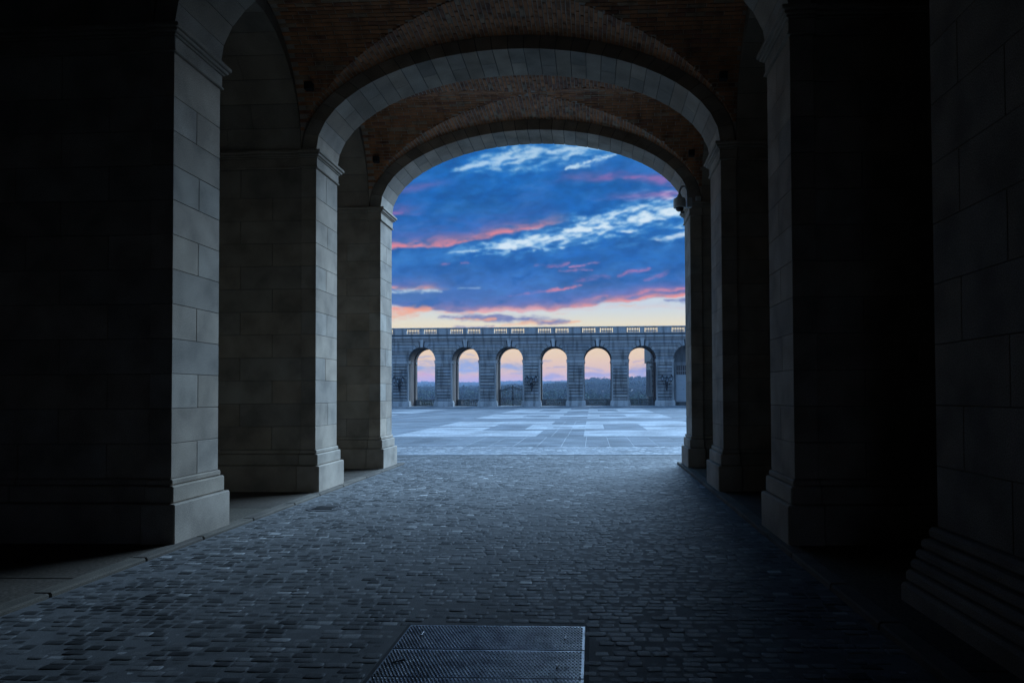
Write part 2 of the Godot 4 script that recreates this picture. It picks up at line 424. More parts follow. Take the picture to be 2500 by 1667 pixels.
func make_sky() -> Sky:
	for e in [[n_big, 21, 0.006, 5], [n_mid, 22, 0.012, 5], [n_fine, 23, 0.03, 4], [n_patch, 24, 0.02, 5]]:
		var f: FastNoiseLite = e[0]
		f.seed = e[1]
		f.frequency = e[2]
		f.noise_type = FastNoiseLite.TYPE_SIMPLEX_SMOOTH
		f.fractal_type = FastNoiseLite.FRACTAL_FBM
		f.fractal_octaves = e[3]
	# the whole dome, coarse
	var w := 720
	var hh := 360
	var im := Image.create_empty(w, hh, false, Image.FORMAT_RGB8)
	var low := c8(70, 80, 96)
	for j in hh:
		var el := 90.0 - (j + 0.5) * 180.0 / hh
		for i in w:
			var az := (i + 0.5) * 360.0 / w
			if az > 180.0: az -= 360.0
			var c := low if el < -1.0 else sky_at(az, maxf(el, 0.0))
			im.set_pixel(i, j, as_light(c))
	im.resize(4096, 2048, Image.INTERPOLATE_CUBIC)
	# the western sky above the arcade, fine: the clouds of this evening
	var ppd := 4096.0 / 360.0
	var az0 := -30.0
	var az1 := 30.0
	var e1 := 32.0
	var pw := int((az1 - az0) * ppd)
	var ph := int(e1 * ppd)
	var buf := PackedVector3Array()
	buf.resize(pw * ph)
	var gx := PackedFloat32Array()
	var gy := PackedFloat32Array()
	gx.resize(pw * ph)
	gy.resize(pw * ph)
	var top_edge := [[-400, 1200], [0, 1180], [165, 1172], [450, 1212], [600, 1240], [1000, 1208], [1300, 1214], [1500, 1190], [1700, 1172], [2000, 1152], [2300, 1128], [2900, 1080]]
	for j in ph:
		var el := e1 - (j + 0.5) / ppd
		for i in pw:
			var az := az0 + (i + 0.5) / ppd
			var u := tan(deg_to_rad(az))
			var v := tan(deg_to_rad(el)) / cos(deg_to_rad(az))
			var x := (u + 0.3259) / 0.2034 * 1000.0
			var y := (0.3714 - v) / 0.2034 * 1000.0
			var wx := n_patch.get_noise_2d(x * 0.10, y * 0.25) * 60.0
			var wy := n_patch.get_noise_2d(x * 0.12 + 700.0, y * 0.30) * 26.0 + n_fine.get_noise_2d(x * 0.25, y * 0.7) * 9.0
			var k := j * pw + i
			gx[k] = x + wx
			gy[k] = y + wy
			var col := clear_sky(maxf(el, 0.0), az)
			var edge := curve(x, top_edge)
			var cover := 1.0 - smoothstep(edge - 8.0, edge + 10.0, y + wy * 0.8)
			var dk := deck_color(maxf(el, 0.0)) * (1.0 + 0.14 * n_mid.get_noise_2d(x * 0.12, y * 0.3) + 0.12 * n_patch.get_noise_2d(x * 0.4, y * 0.9))
			var puff := n_patch.get_noise_2d((x + wx * 2.0) * 0.16 + 300.0, (y + wy * 2.0 + x * 0.08) * 0.42)
			dk = dk.lerp(c8(62, 128, 200), smoothstep(0.05, 0.6, puff) * 0.38).lerp(c8(6, 74, 148), smoothstep(0.05, 0.5, -puff) * 0.5)
			col = col.lerp(dk, cover)
			var xx := gx[k]
			var yy := gy[k]
			var tex := n_patch.get_noise_2d(x * 0.2 + wx * 0.5, (y + x * 0.13) * 0.72 + wy)
			var tex2 := n_fine.get_noise_2d(x * 0.3, (y + x * 0.13) * 0.95)
			for g: Array in GAPS:
				var hw0 := curve(xx, g[1])
				var off := absf(yy - curve(xx, g[0])) / hw0
				if off < 2.6:
					var fld := 1.0 - off + 1.35 * tex + 0.65 * tex2
					var lit: float = smoothstep(-0.9, 0.6, fld) * g[2] * smoothstep(3.0, 26.0, hw0)
					col = col.lerp(c8(84, 152, 214), lit * 0.75)
					col = col.lerp(c8(216, 234, 245), smoothstep(-0.1, 1.35, fld) * lit)
			for g: Array in RIMS:
				var t := curve(xx, g[0]) - yy
				var up: float = g[3]
				var dn: float = g[4]
				if t < up * 1.6 and t > -dn * 2.0:
					var st: float = curve(xx, g[5]) * clampf(0.85 + 0.9 * tex + 0.3 * tex2, 0.0, 1.0)
					var m: float = exp(-t / up * 2.0) * (1.0 - smoothstep(up * 0.9, up * 1.6, t)) if t > 0.0 else 1.0 - smoothstep(dn * 0.2, dn * 1.6, -t)
					var near: Array = g[1]
					var far: Array = g[2]
					col = col.lerp(c8(near[0], near[1], near[2]).lerp(c8(far[0], far[1], far[2]), smoothstep(0.02 * up, up * 0.5, t)), m * st)
			buf[k] = col
	for s: Array in STREAKS:
		var a := Vector2(s[6], s[7])
		var b := Vector2(s[8], s[9])
		var hw: float = s[5]
		var rough: float = s[4]
		var colr := c8(s[0], s[1], s[2])
		var ab := b - a
		var l2 := ab.length_squared()
		var pinkish: bool = s[0] > s[1] + 30 and s[2] > 110
		var gain := 0.95 if pinkish else 1.2
		if pinkish: hw *= 1.15
		var dirv := ab.normalized()
		var m := hw * 2.4 + 60.0
		var lo := Vector2(minf(a.x, b.x) - m - 40.0, minf(a.y, b.y) - m)
		var hi := Vector2(maxf(a.x, b.x) + m + 40.0, maxf(a.y, b.y) + m)
		# window of pixels that the streak can reach
		var vmax := 0.3714 - 0.2034 * lo.y / 1000.0
		var vmin := 0.3714 - 0.2034 * hi.y / 1000.0
		var j0 := clampi(int((e1 - rad_to_deg(atan(vmax * 1.02)) - 0.3) * ppd), 0, ph - 1)
		var j1 := clampi(int((e1 - rad_to_deg(atan(vmin * 0.8)) + 0.3) * ppd), 0, ph - 1)
		var i0 := clampi(int((rad_to_deg(atan(-0.3259 + 0.2034 * lo.x / 1000.0)) - az0) * ppd), 0, pw - 1)
		var i1 := clampi(int((rad_to_deg(atan(-0.3259 + 0.2034 * hi.x / 1000.0)) - az0) * ppd), 0, pw - 1)
		for j in range(j0, j1 + 1):
			for i in range(i0, i1 + 1):
				var k := j * pw + i
				var p := Vector2(gx[k], gy[k])
				var t := clampf((p - a).dot(ab) / l2, 0.0, 1.0)
				var r := p.distance_to(a + ab * t)
				var wide := hw * (0.35 + 0.65 * sqrt(maxf(4.0 * t * (1.0 - t), 0.0)))
				if r > wide * 2.4:
					continue
				var al := p.dot(dirv)
				var ac := p.dot(Vector2(-dirv.y, dirv.x))
				var nz := n_fine.get_noise_2d(al * 0.22 + hw * 13.0, ac * 0.9)
				var nf := n_fine.get_noise_2d(al * 0.8 - hw * 7.0, ac * 2.6 + 300.0)
				var mk := 1.0 - smoothstep(-0.25, 1.5, r / wide - rough * (0.95 * nz + 0.3 * nf))
				mk = mk * clampf(0.95 + (0.5 * nf + 0.7 * nz) * rough, 0.0, 1.0)
				if mk > 0.0:
					buf[k] = buf[k].lerp(colr, minf(mk * s[3] * gain, 1.0))
	for j in ph:
		for i in pw:
			var k := j * pw + i
			var az := az0 + (i + 0.5) / ppd
			var el := e1 - (j + 0.5) / ppd
			var wgt := (1.0 - smoothstep(19.0, 29.0, absf(az))) * (1.0 - smoothstep(23.0, 31.0, el))
			var col := posmod(int(floor(az0 * ppd)) + i, 4096)
			var row := 1024 - ph + j
			var old := im.get_pixel(col, row)
			im.set_pixel(col, row, old.lerp(as_light(buf[k]), wgt))
	var pm := PanoramaSkyMaterial.new()
	pm.panorama = ImageTexture.create_from_image(im)
	var sky := Sky.new()
	sky.sky_material = pm
	return sky

# ------------------------------------------------------------------ the vaulted passage

func ellipse_steps(a: float, b: float, count: int) -> Array:
	# angles that cut the upper half of an ellipse into equal lengths
	var fine := 600
	var acc := [0.0]
	for k in fine:
		var t0 := PI * k / fine
		var t1 := PI * (k + 1) / fine
		acc.append(acc[-1] + Vector2(a * (cos(t1) - cos(t0)), b * (sin(t1) - sin(t0))).length())
	var out := []
	var j := 0
	for k in count + 1:
		var want: float = acc[-1] * k / count
		while j < fine and acc[j + 1] < want:
			j += 1
		var f: float = (want - acc[j]) / maxf(acc[mini(j + 1, fine)] - acc[j], 1e-6)
		out.append(PI * (j + clampf(f, 0.0, 1.0)) / fine)
	return out

# a block between six faces given by its eight corners: near four, far four (same order)
func hexa(mb: MB, p: Array, col: Color) -> void:
	var mid := Vector3()
	for q in p: mid += q / 8.0
	for f in [[0, 1, 2, 3], [4, 5, 6, 7], [0, 1, 5, 4], [1, 2, 6, 5], [2, 3, 7, 6], [3, 0, 4, 7]]:
		var cen: Vector3 = (p[f[0]] + p[f[1]] + p[f[2]] + p[f[3]]) / 4.0
		mb.quad(p[f[0]], p[f[1]], p[f[2]], p[f[3]], cen - mid, col)

const GRANITE := Color(0.53, 0.445, 0.35)

func pier(side: float, d0: float, d1: float, label: String, bay: int) -> Node3D:
	var t := thing("stone_pier", label, "pier", "piers of the vaulted passage")
	var m: Material = mats.granite
	var xf := CX + side * HALF
	var xs := xf + side * 0.25
	var xe := CX + side * (8.85 if side < 0 else 8.75)
	var rec := 0.03
	# mortar behind the joints
	var core := MB.new()
	core.box(xf + side * 0.012, xs - side * 0.01, -0.1, 5.45, d0 + 0.012, d1 - 0.012, 0.0, Color(0.13, 0.125, 0.12))
	core.box(xs, xe, -0.1, 5.45, d0 + rec + 0.012, d1 - rec - 0.012, 0.0, Color(0.13, 0.125, 0.12))
	put(core, "mortar", mats.mortar, t)
	# plinth: two blocks and a small moulding, round pilaster and wall
	for e in [[-0.1, 0.43, 0.10, "plinth_block"], [0.43, 0.62, 0.055, "plinth_block"], [0.62, 0.69, 0.025, "plinth_moulding"]]:
		var pr: float = e[2]
		block(t, e[3], m, xf - side * pr, xs + side * (pr * 0.3), e[0] + 0.001, e[1] - 0.002, d0 - pr, d1 + pr, 0.014, tone(GRANITE * 1.06, 0.07, 0.02))
		var x := xs + side * (pr * 0.3 + 0.004)
		while absf(x - xe) > 0.05:
			var ln := rng.randf_range(1.3, 2.0)
			var x2 := x + side * ln
			if absf(x2 - xf) > 3.6: x2 = xe
			block(t, e[3], m, x, x2 - side * 0.004, e[0] + 0.001, e[1] - 0.002, d0 + rec - pr, d1 - rec + pr, 0.012, tone(GRANITE * 0.98, 0.08, 0.02))
			x = x2
	# shaft courses
	var ys := [0.69]
	for k in 11: ys.append(0.69 + 0.3836 * (k + 1))
	ys.append(5.40)
	for k in ys.size() - 1:
		var y0: float = ys[k] + 0.002
		var y1: float = ys[k + 1] - 0.002
		var split: float = (d0 + d1) * 0.5 + rng.randf_range(-0.06, 0.06)
		if (k + bay) % 2 == 0:
			block(t, "stone_block", m, xf, xs, y0, y1, d0, split - 0.002, 0.005, tone(GRANITE, 0.15, 0.04))
			block(t, "stone_block", m, xf, xs, y0, y1, split + 0.002, d1, 0.005, tone(GRANITE, 0.15, 0.04))
		else:
			block(t, "stone_block", m, xf, xs, y0, y1, d0, d1, 0.005, tone(GRANITE, 0.15, 0.04))
		var x := xs + side * 0.004
		var first := true
		while absf(x - xe) > 0.05:
			var ln := rng.randf_range(0.75, 1.45)
			if first: ln = 0.5 if k % 2 == 0 else 1.05
			first = false
			var x2 := x + side * ln
			if absf(x2 - xf) > 3.4: x2 = xe
			block(t, "stone_block", m, x, x2 - side * 0.004, y0, y1, d0 + rec, d1 - rec, 0.005, tone(GRANITE * 0.95, 0.12, 0.04))
			x = x2
	# capital: neck, fillet, frieze and a stepped cornice
	for e in [[5.40, 5.425, 0.035], [5.425, 5.575, 0.018], [5.575, 5.60, 0.04], [5.60, 5.64, 0.07], [5.64, 5.69, 0.10]]:
		var pr: float = e[2]
		var cap := MB.new()
		cap.box(xf - side * pr, xs + side * 0.02, e[0], e[1] - 0.001, d0 - pr, d1 + pr, 0.008, GRANITE * 1.06)
		cap.box(xs + side * 0.022, xe, e[0], e[1] - 0.001, d0 + rec - pr, d1 - rec + pr, 0.008, GRANITE)
		put(cap, "capital_moulding", m, t)
	# masonry above the springing, between the side vaults
	block(t, "upper_wall", m, xs + side * 0.05, xe, 5.69, 8.4, d0 + 0.09, d1 - 0.09, 0.0, GRANITE * 0.8)
	return t

func stone_arch(d0: float, d1: float, label: String) -> void:
	var t := thing("stone_arch", label, "arch", "transverse arches of the passage")
	var n := 31
	var th := ellipse_steps(HALF, RISE, n)
	var a2 := HALF + 0.24
	var b2 := RISE + 0.24
	for k in n:
		var parts := [[d0, d1]]
		if k % 2 == 1 and k > 1 and k < n - 2:
			var s := d0 + (d1 - d0) * rng.randf_range(0.46, 0.62)
			parts = [[d0, s - 0.003], [s + 0.003, d1]]
		var g := 0.0055 / 3.0
		for pr: Array in parts:
			var mb := MB.new()
			var c := []
			for d: float in pr:
				for e in [[th[k] + g, 0.0], [th[k + 1] - g, 0.0], [th[k + 1] - g, 1.0], [th[k] + g, 1.0]]:
					var a: float = lerpf(HALF, a2, e[1])
					var b: float = lerpf(RISE, b2, e[1])
					c.append(P(CX + a * cos(e[0]), SPRING + b * sin(e[0]), d))
			hexa(mb, c, tone(GRANITE * 1.0, 0.2, 0.04))
			put(mb, "voussoir", mats.granite, t)
	# mortar between the stones and the masonry above, up to the roof
	var mo := MB.new()
	var sp := MB.new()
	var dark := Color(0.12, 0.115, 0.11)
	for k in 48:
		var t0 := PI * k / 48
		var t1 := PI * (k + 1) / 48
		var q := []
		for d in [d0 + 0.015, d1 - 0.015]:
			for e in [[t0, 0.015], [t1, 0.015], [t1, 0.23], [t0, 0.23]]:
				q.append(P(CX + (HALF + e[1]) * cos(e[0]), SPRING + (RISE + e[1]) * sin(e[0]), d))
		hexa(mo, q, dark)
		var s := []
		for d in [d0 + 0.03, d1 - 0.03]:
			for e in [t0, t1]:
				s.append(P(CX + a2 * cos(e), SPRING + b2 * sin(e), d))
			s.append(P(CX + a2 * cos(t1), 8.4, d))
			s.append(P(CX + a2 * cos(t0), 8.4, d))
		hexa(sp, s, GRANITE * 0.8)
	put(mo, "mortar", mats.mortar, t)
	put(sp, "spandrel", mats.granite, t)

# stone barrel of a side opening, from the passage outwards
func side_barrel(side: float, d0: float, d1: float, label: String) -> void:
	var t := thing("side_vault", label, "vault", "side vaults of the passage")
	var n := 13
	var a := (d1 - d0) * 0.5
	var dm := (d0 + d1) * 0.5
	var th := ellipse_steps(a, RISE, n)
	var x0 := CX + side * 3.62
	for k in n:
		var x := x0
		for ln in [0.8 if k % 2 else 1.25, 1.15, 9.0]:
			var x2 := x + side * minf(ln, absf(CX + side * 8.8 - x))
			var mb := MB.new()
			var c := []
			for xx: float in [x, x2 - side * 0.005]:
				for e in [[th[k] + 0.002, 0.0], [th[k + 1] - 0.002, 0.0], [th[k + 1] - 0.002, 0.22], [th[k] + 0.002, 0.22]]:
					c.append(P(xx, SPRING + (RISE + e[1]) * sin(e[0]), dm - (a + e[1]) * cos(e[0])))
			hexa(mb, c, tone(GRANITE * 0.95, 0.12, 0.03))
			put(mb, "vault_stone", mats.granite, t)
			x = x2
	var mo := MB.new()
	for k in 26:
		var c := []
		for xx: float in [x0 + side * 0.012, CX + side * 8.8]:
			for e in [[PI * k / 26, 0.015], [PI * (k + 1) / 26, 0.015], [PI * (k + 1) / 26, 0.21], [PI * k / 26, 0.21]]:
				c.append(P(xx, SPRING + (RISE + e[1]) * sin(e[0]), dm - (a + e[1]) * cos(e[0])))
		hexa(mo, c, Color(0.12, 0.115, 0.11))
	put(mo, "mortar", mats.mortar, t)

func brick_color() -> Color:
	var r := rng.randf()
	if r < 0.10: return tone(Color(0.46, 0.20, 0.11), 0.12)
	if r < 0.2: return tone(Color(0.6, 0.40, 0.25), 0.12)
	return tone(Color(0.68, 0.30, 0.135), 0.14, 0.05)

func groin_vault(d0: float, d1: float, label: String, singles: int) -> void:
	var t := thing("brick_vault", label, "vault", "brick groin vaults of the passage")
	var hx := 3.615
	var rise := 1.87
	var hd := (d1 - d0) * 0.5
	var dm := (d0 + d1) * 0.5
	# the bed of mortar
	var mb := MB.new()
	var nx := 72
	var nd := 40
	var pt := []
	for i in nx + 1:
		var row := []
		var sx := -cos(PI * i / nx)
		for j in nd + 1:
			var sd := -cos(PI * j / nd)
			var y := SPRING + rise * maxf(sqrt(maxf(1.0 - sx * sx, 0.0)), sqrt(maxf(1.0 - sd * sd, 0.0)))
			row.append(P(CX + hx * sx, y + 0.003, dm + hd * sd))
		pt.append(row)
	for i in nx:
		for j in nd:
			mb.quad(pt[i][j], pt[i + 1][j], pt[i + 1][j + 1], pt[i][j + 1], Vector3(0, -1, 0), Color(0.6, 0.5, 0.40))
	put(mb, "mortar_bed", mats.mortar, t)
	# bricks, laid in courses along each of the four webs
	var places := []
	var course := 0.066
	for web in 2:
		var a := hx if web == 0 else hd
		var half := hd if web == 0 else hx
		var total := ellipse_steps(a, rise, 1)
		var ln := 0.0
		for k in 200:
			var t0 := PI * k / 200
			var t1 := PI * (k + 1) / 200
			ln += Vector2(a * (cos(t1) - cos(t0)), rise * (sin(t1) - sin(t0))).length()
		var n := int(ln / (course if web == 1 else 0.072))
		var th := ellipse_steps(a, rise, n)
		for k in n:
			var tm: float = (th[k] + th[k + 1]) * 0.5
			var s := -cos(tm)               # place across the barrel, -1 to 1
			var y := SPRING + rise * sin(tm)
			var tang := Vector2(a * sin(tm), rise * cos(tm)).normalized()   # along the arc: (across, up)
			var nrm := Vector2(-tang.y, tang.x)
			var z := -half + (0.145 if k % 2 else 0.0) - rng.randf_range(0.0, 0.05)
			while z < half:
				var zz := z + 0.14
				z += 0.288
				var z0 := zz - 0.137
				var z1 := zz + 0.137
				var cut := absf(s) * half + 0.004
				if zz > 0.0:
					z0 = maxf(z0, cut)
					z1 = minf(z1, half)
				else:
					z1 = minf(z1, -cut)
					z0 = maxf(z0, -half)
				if z1 - z0 < 0.05:
					continue
				zz = (z0 + z1) * 0.5
				var up: Vector3
				var along: Vector3
				var at: Vector3
				if web == 0:
					along = Vector3(0, 0, 1)
					up = Vector3(nrm.x, nrm.y, 0)
					at = P(CX + a * s, y, dm + zz)
				else:
					along = Vector3(1, 0, 0)
					up = Vector3(0, nrm.y, -nrm.x)
					at = P(CX + zz, y, dm + a * s)
				var b := Basis(along, up, along.cross(up).normalized())
				b = b.rotated(up, rng.randf_range(-0.008, 0.008)) * Basis.from_scale(Vector3((z1 - z0) / 0.274, 1, 1))
				places.append([Transform3D(b, at + up * rng.randf_range(0.015, 0.02)), brick_color()])
	var bm := MB.new()
	bm.obox(Transform3D(), Vector3(0.274, 0.05, 0.056), 0.004, Color(1, 1, 1))
	var brick := bm.mesh()
	# the nearest bricks in view singly, the rest together
	var eye := Vector3(0, 1.6, 0)
	var keyed := []
	for k in places.size():
		var q: Vector3 = places[k][0].origin
		var sl := (q.y - 1.6) / -q.z
		var sx := q.x / -q.z
		var seen := sl < 0.555 and absf(sx + 0.03) < 0.62 and not (-q.z > 12.1 and sl > 0.47)
		keyed.append([q.distance_to(eye) + (0.0 if seen else 1000.0), k])
	keyed.sort_custom(func(p, q): return p[0] < q[0])
	var where := []
	var cols := []
	var bricks := []
	for v in 6:
		var one := MB.new()
		one.obox(Transform3D(), Vector3(0.274, 0.05, 0.056), 0.004, brick_color())
		bricks.append(one.mesh())
	for k in keyed.size():
		var e: Array = places[keyed[k][1]]
		if k < singles:
			var o := put_mesh(bricks[k % 6], "brick", mats.brick, t)
			o.transform = e[0]
		else:
			where.append(e[0])
			cols.append(e[1])
	multi(brick, where, cols, "brickwork", mats.brick, t)
	# putlog holes near the foot of the side webs
	for s in [-1.0, 1.0]:
		var hole := MB.new()
		hole.box(CX + s * 3.36 - 0.06, CX + s * 3.36 + 0.06, 6.58, 6.7, d1 - 0.36, d1 - 0.25, 0.0, Color(0.02, 0.02, 0.02))
		put(hole, "putlog_hole", mats.mortar, t)

func build_passage() -> void:
	var names := ["nearest", "middle", "outermost"]
	for k in 3:
		var d0: float = PIER_D[k][0]
		var d1: float = PIER_D[k][1]
		pier(-1.0, d0, d1, ["near left granite pier with pale lit passage face and broad dark front", "middle left granite pier between the near left pier and the courtyard pier", "far left granite pier at the edge of the courtyard beside blue paving"][k], k)
		pier(1.0, d0, d1, ["near right granite pier with a broad dark front beside the stepped pier base", "middle right granite pier half hidden behind the near right pier", "far right granite pier at the courtyard edge carrying the security camera"][k], k + 1)
		stone_arch(d0, d1, ["stone arch nearest the viewer springing from the near pair of piers", "large stone arch in the middle between the two brick vaults", "stone arch framing the sunset sky at the courtyard edge"][k])
	groin_vault(PIER_D[1][1], PIER_D[2][0], "brick groin vault right behind the courtyard arch with visible radial bricks", 300)
	groin_vault(PIER_D[0][1], PIER_D[1][0], "dark brick groin vault at the top in front of the middle arch", 300)
	groin_vault(3.2, PIER_D[0][0], "brick groin vault overhead on the viewer's side of the nearest arch", 0)
	for k in 2:
		for s in [-1.0, 1.0]:
			side_barrel(s, PIER_D[k][1], PIER_D[k + 1][0], "stone side vault on the %s between the %s and %s piers" % ["left" if s < 0 else "right", ["near", "middle"][k], ["middle", "far"][k]])
	# the pier at the right edge, set back, on a stepped base
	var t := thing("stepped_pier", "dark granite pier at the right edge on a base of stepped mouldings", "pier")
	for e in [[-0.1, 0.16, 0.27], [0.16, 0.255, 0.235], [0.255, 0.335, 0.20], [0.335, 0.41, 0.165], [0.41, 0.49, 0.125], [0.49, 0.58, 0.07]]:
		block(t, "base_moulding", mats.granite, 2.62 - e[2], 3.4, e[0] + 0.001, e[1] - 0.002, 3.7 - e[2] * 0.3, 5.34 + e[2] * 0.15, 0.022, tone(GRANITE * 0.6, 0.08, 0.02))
	var y := 0.58
	var odd := false
	while y < 8.3:
		var y2 := minf(y + 0.46, 8.4)
		var dd := 0.2
		var k := 0
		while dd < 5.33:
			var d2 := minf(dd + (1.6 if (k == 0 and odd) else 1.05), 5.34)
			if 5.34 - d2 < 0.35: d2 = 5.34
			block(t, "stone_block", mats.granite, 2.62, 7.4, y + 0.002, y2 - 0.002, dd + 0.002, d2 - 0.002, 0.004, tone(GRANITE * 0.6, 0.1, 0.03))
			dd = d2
			k += 1
		odd = not odd
		y = y2
	# walls and roof of the gatehouse; unseen rear opening added for fill light
	var w := thing("gatehouse_shell", "dark outer walls and roof of the gatehouse round the vaulted passage", "building")
	block(w, "wall", mats.granite, CX - 9.4, CX - 8.78, -0.2, 9.4, -23.0, 15.3, 0.02, GRANITE * 0.8)
	block(w, "wall", mats.granite, CX + 8.66, CX + 9.3, -0.2, 9.4, -23.0, 15.3, 0.02, GRANITE * 0.8)
	block(w, "wall", mats.granite, CX - 9.4, CX - 2.9, -0.2, 9.4, -24.0, -23.0, 0.02, GRANITE * 0.7)
	block(w, "wall", mats.granite, CX + 2.9, CX + 9.3, -0.2, 9.4, -24.0, -23.0, 0.02, GRANITE * 0.7)
	block(w, "lintel", mats.granite, CX - 2.9, CX + 2.9, 6.0, 9.4, -24.0, -23.0, 0.02, GRANITE * 0.7)
	block(w, "roof", mats.granite, CX - 9.4, CX + 9.3, 8.38, 9.4, -22.99, 15.5, 0.02, GRANITE * 0.8)
	block(w, "parapet", mats.granite, CX - 9.4, CX + 9.3, 9.4, 10.3, 15.0, 15.5, 0.02, GRANITE)
	for s in [-1.0, 1.0]:
		block(w, "side_wing", mats.granite, CX + s * 9.31, CX + s * 48.0, -0.2, 10.3, 6.0, 15.5, 0.02, GRANITE)

# ------------------------------------------------------------------ floors

func sett_mesh(seed_: int) -> ArrayMesh:
	var r := RandomNumberGenerator.new()
	r.seed = seed_
	var mb := MB.new()
	var hx := 0.0715
	var hz := 0.0515
	var ring := []
	for e in [[-1, -0.78], [-0.86, -1], [0.86, -1], [1, -0.78], [1, 0.78], [0.86, 1], [-0.86, 1], [-1, 0.78]]:
		ring.append(Vector2(e[0] * hx * r.randf_range(0.9, 1.03), e[1] * hz * r.randf_range(0.9, 1.04)))
	var lev := [[1.0, -0.09], [1.0, -0.006], [0.92, -0.0015], [0.6, 0.0005]]
	var white := Color(1, 1, 1)
	for k in lev.size() - 1:
		for j in 8:
			var a: Vector2 = ring[j]
			var b: Vector2 = ring[(j + 1) % 8]
			var s0: float = lev[k][0]
			var s1: float = lev[k + 1][0]
			var y0: float = lev[k][1]
			var y1: float = lev[k + 1][1]
			var na := Vector3(a.x / hx, 0, a.y / hz).normalized()
			var nb := Vector3(b.x / hx, 0, b.y / hz).normalized()
			var f0: float = [0.0, 0.35, 0.8, 1.0][k]
			var f1: float = [0.0, 0.35, 0.8, 1.0][k + 1]
			mb.squad(Vector3(a.x * s0, y0, a.y * s0), Vector3(b.x * s0, y0, b.y * s0), Vector3(b.x * s1, y1, b.y * s1), Vector3(a.x * s1, y1, a.y * s1),
				na.lerp(Vector3.UP, f0).normalized(), nb.lerp(Vector3.UP, f0).normalized(), nb.lerp(Vector3.UP, f1).normalized(), na.lerp(Vector3.UP, f1).normalized(), white)
	for j in 8:
		var a: Vector2 = ring[j] * 0.6
		var b: Vector2 = ring[(j + 1) % 8] * 0.6
		mb.stri(Vector3(0, 0.002, 0), Vector3(a.x, 0.001, a.y), Vector3(b.x, 0.001, b.y), Vector3.UP, Vector3.UP, Vector3.UP, white)
	return mb.mesh()

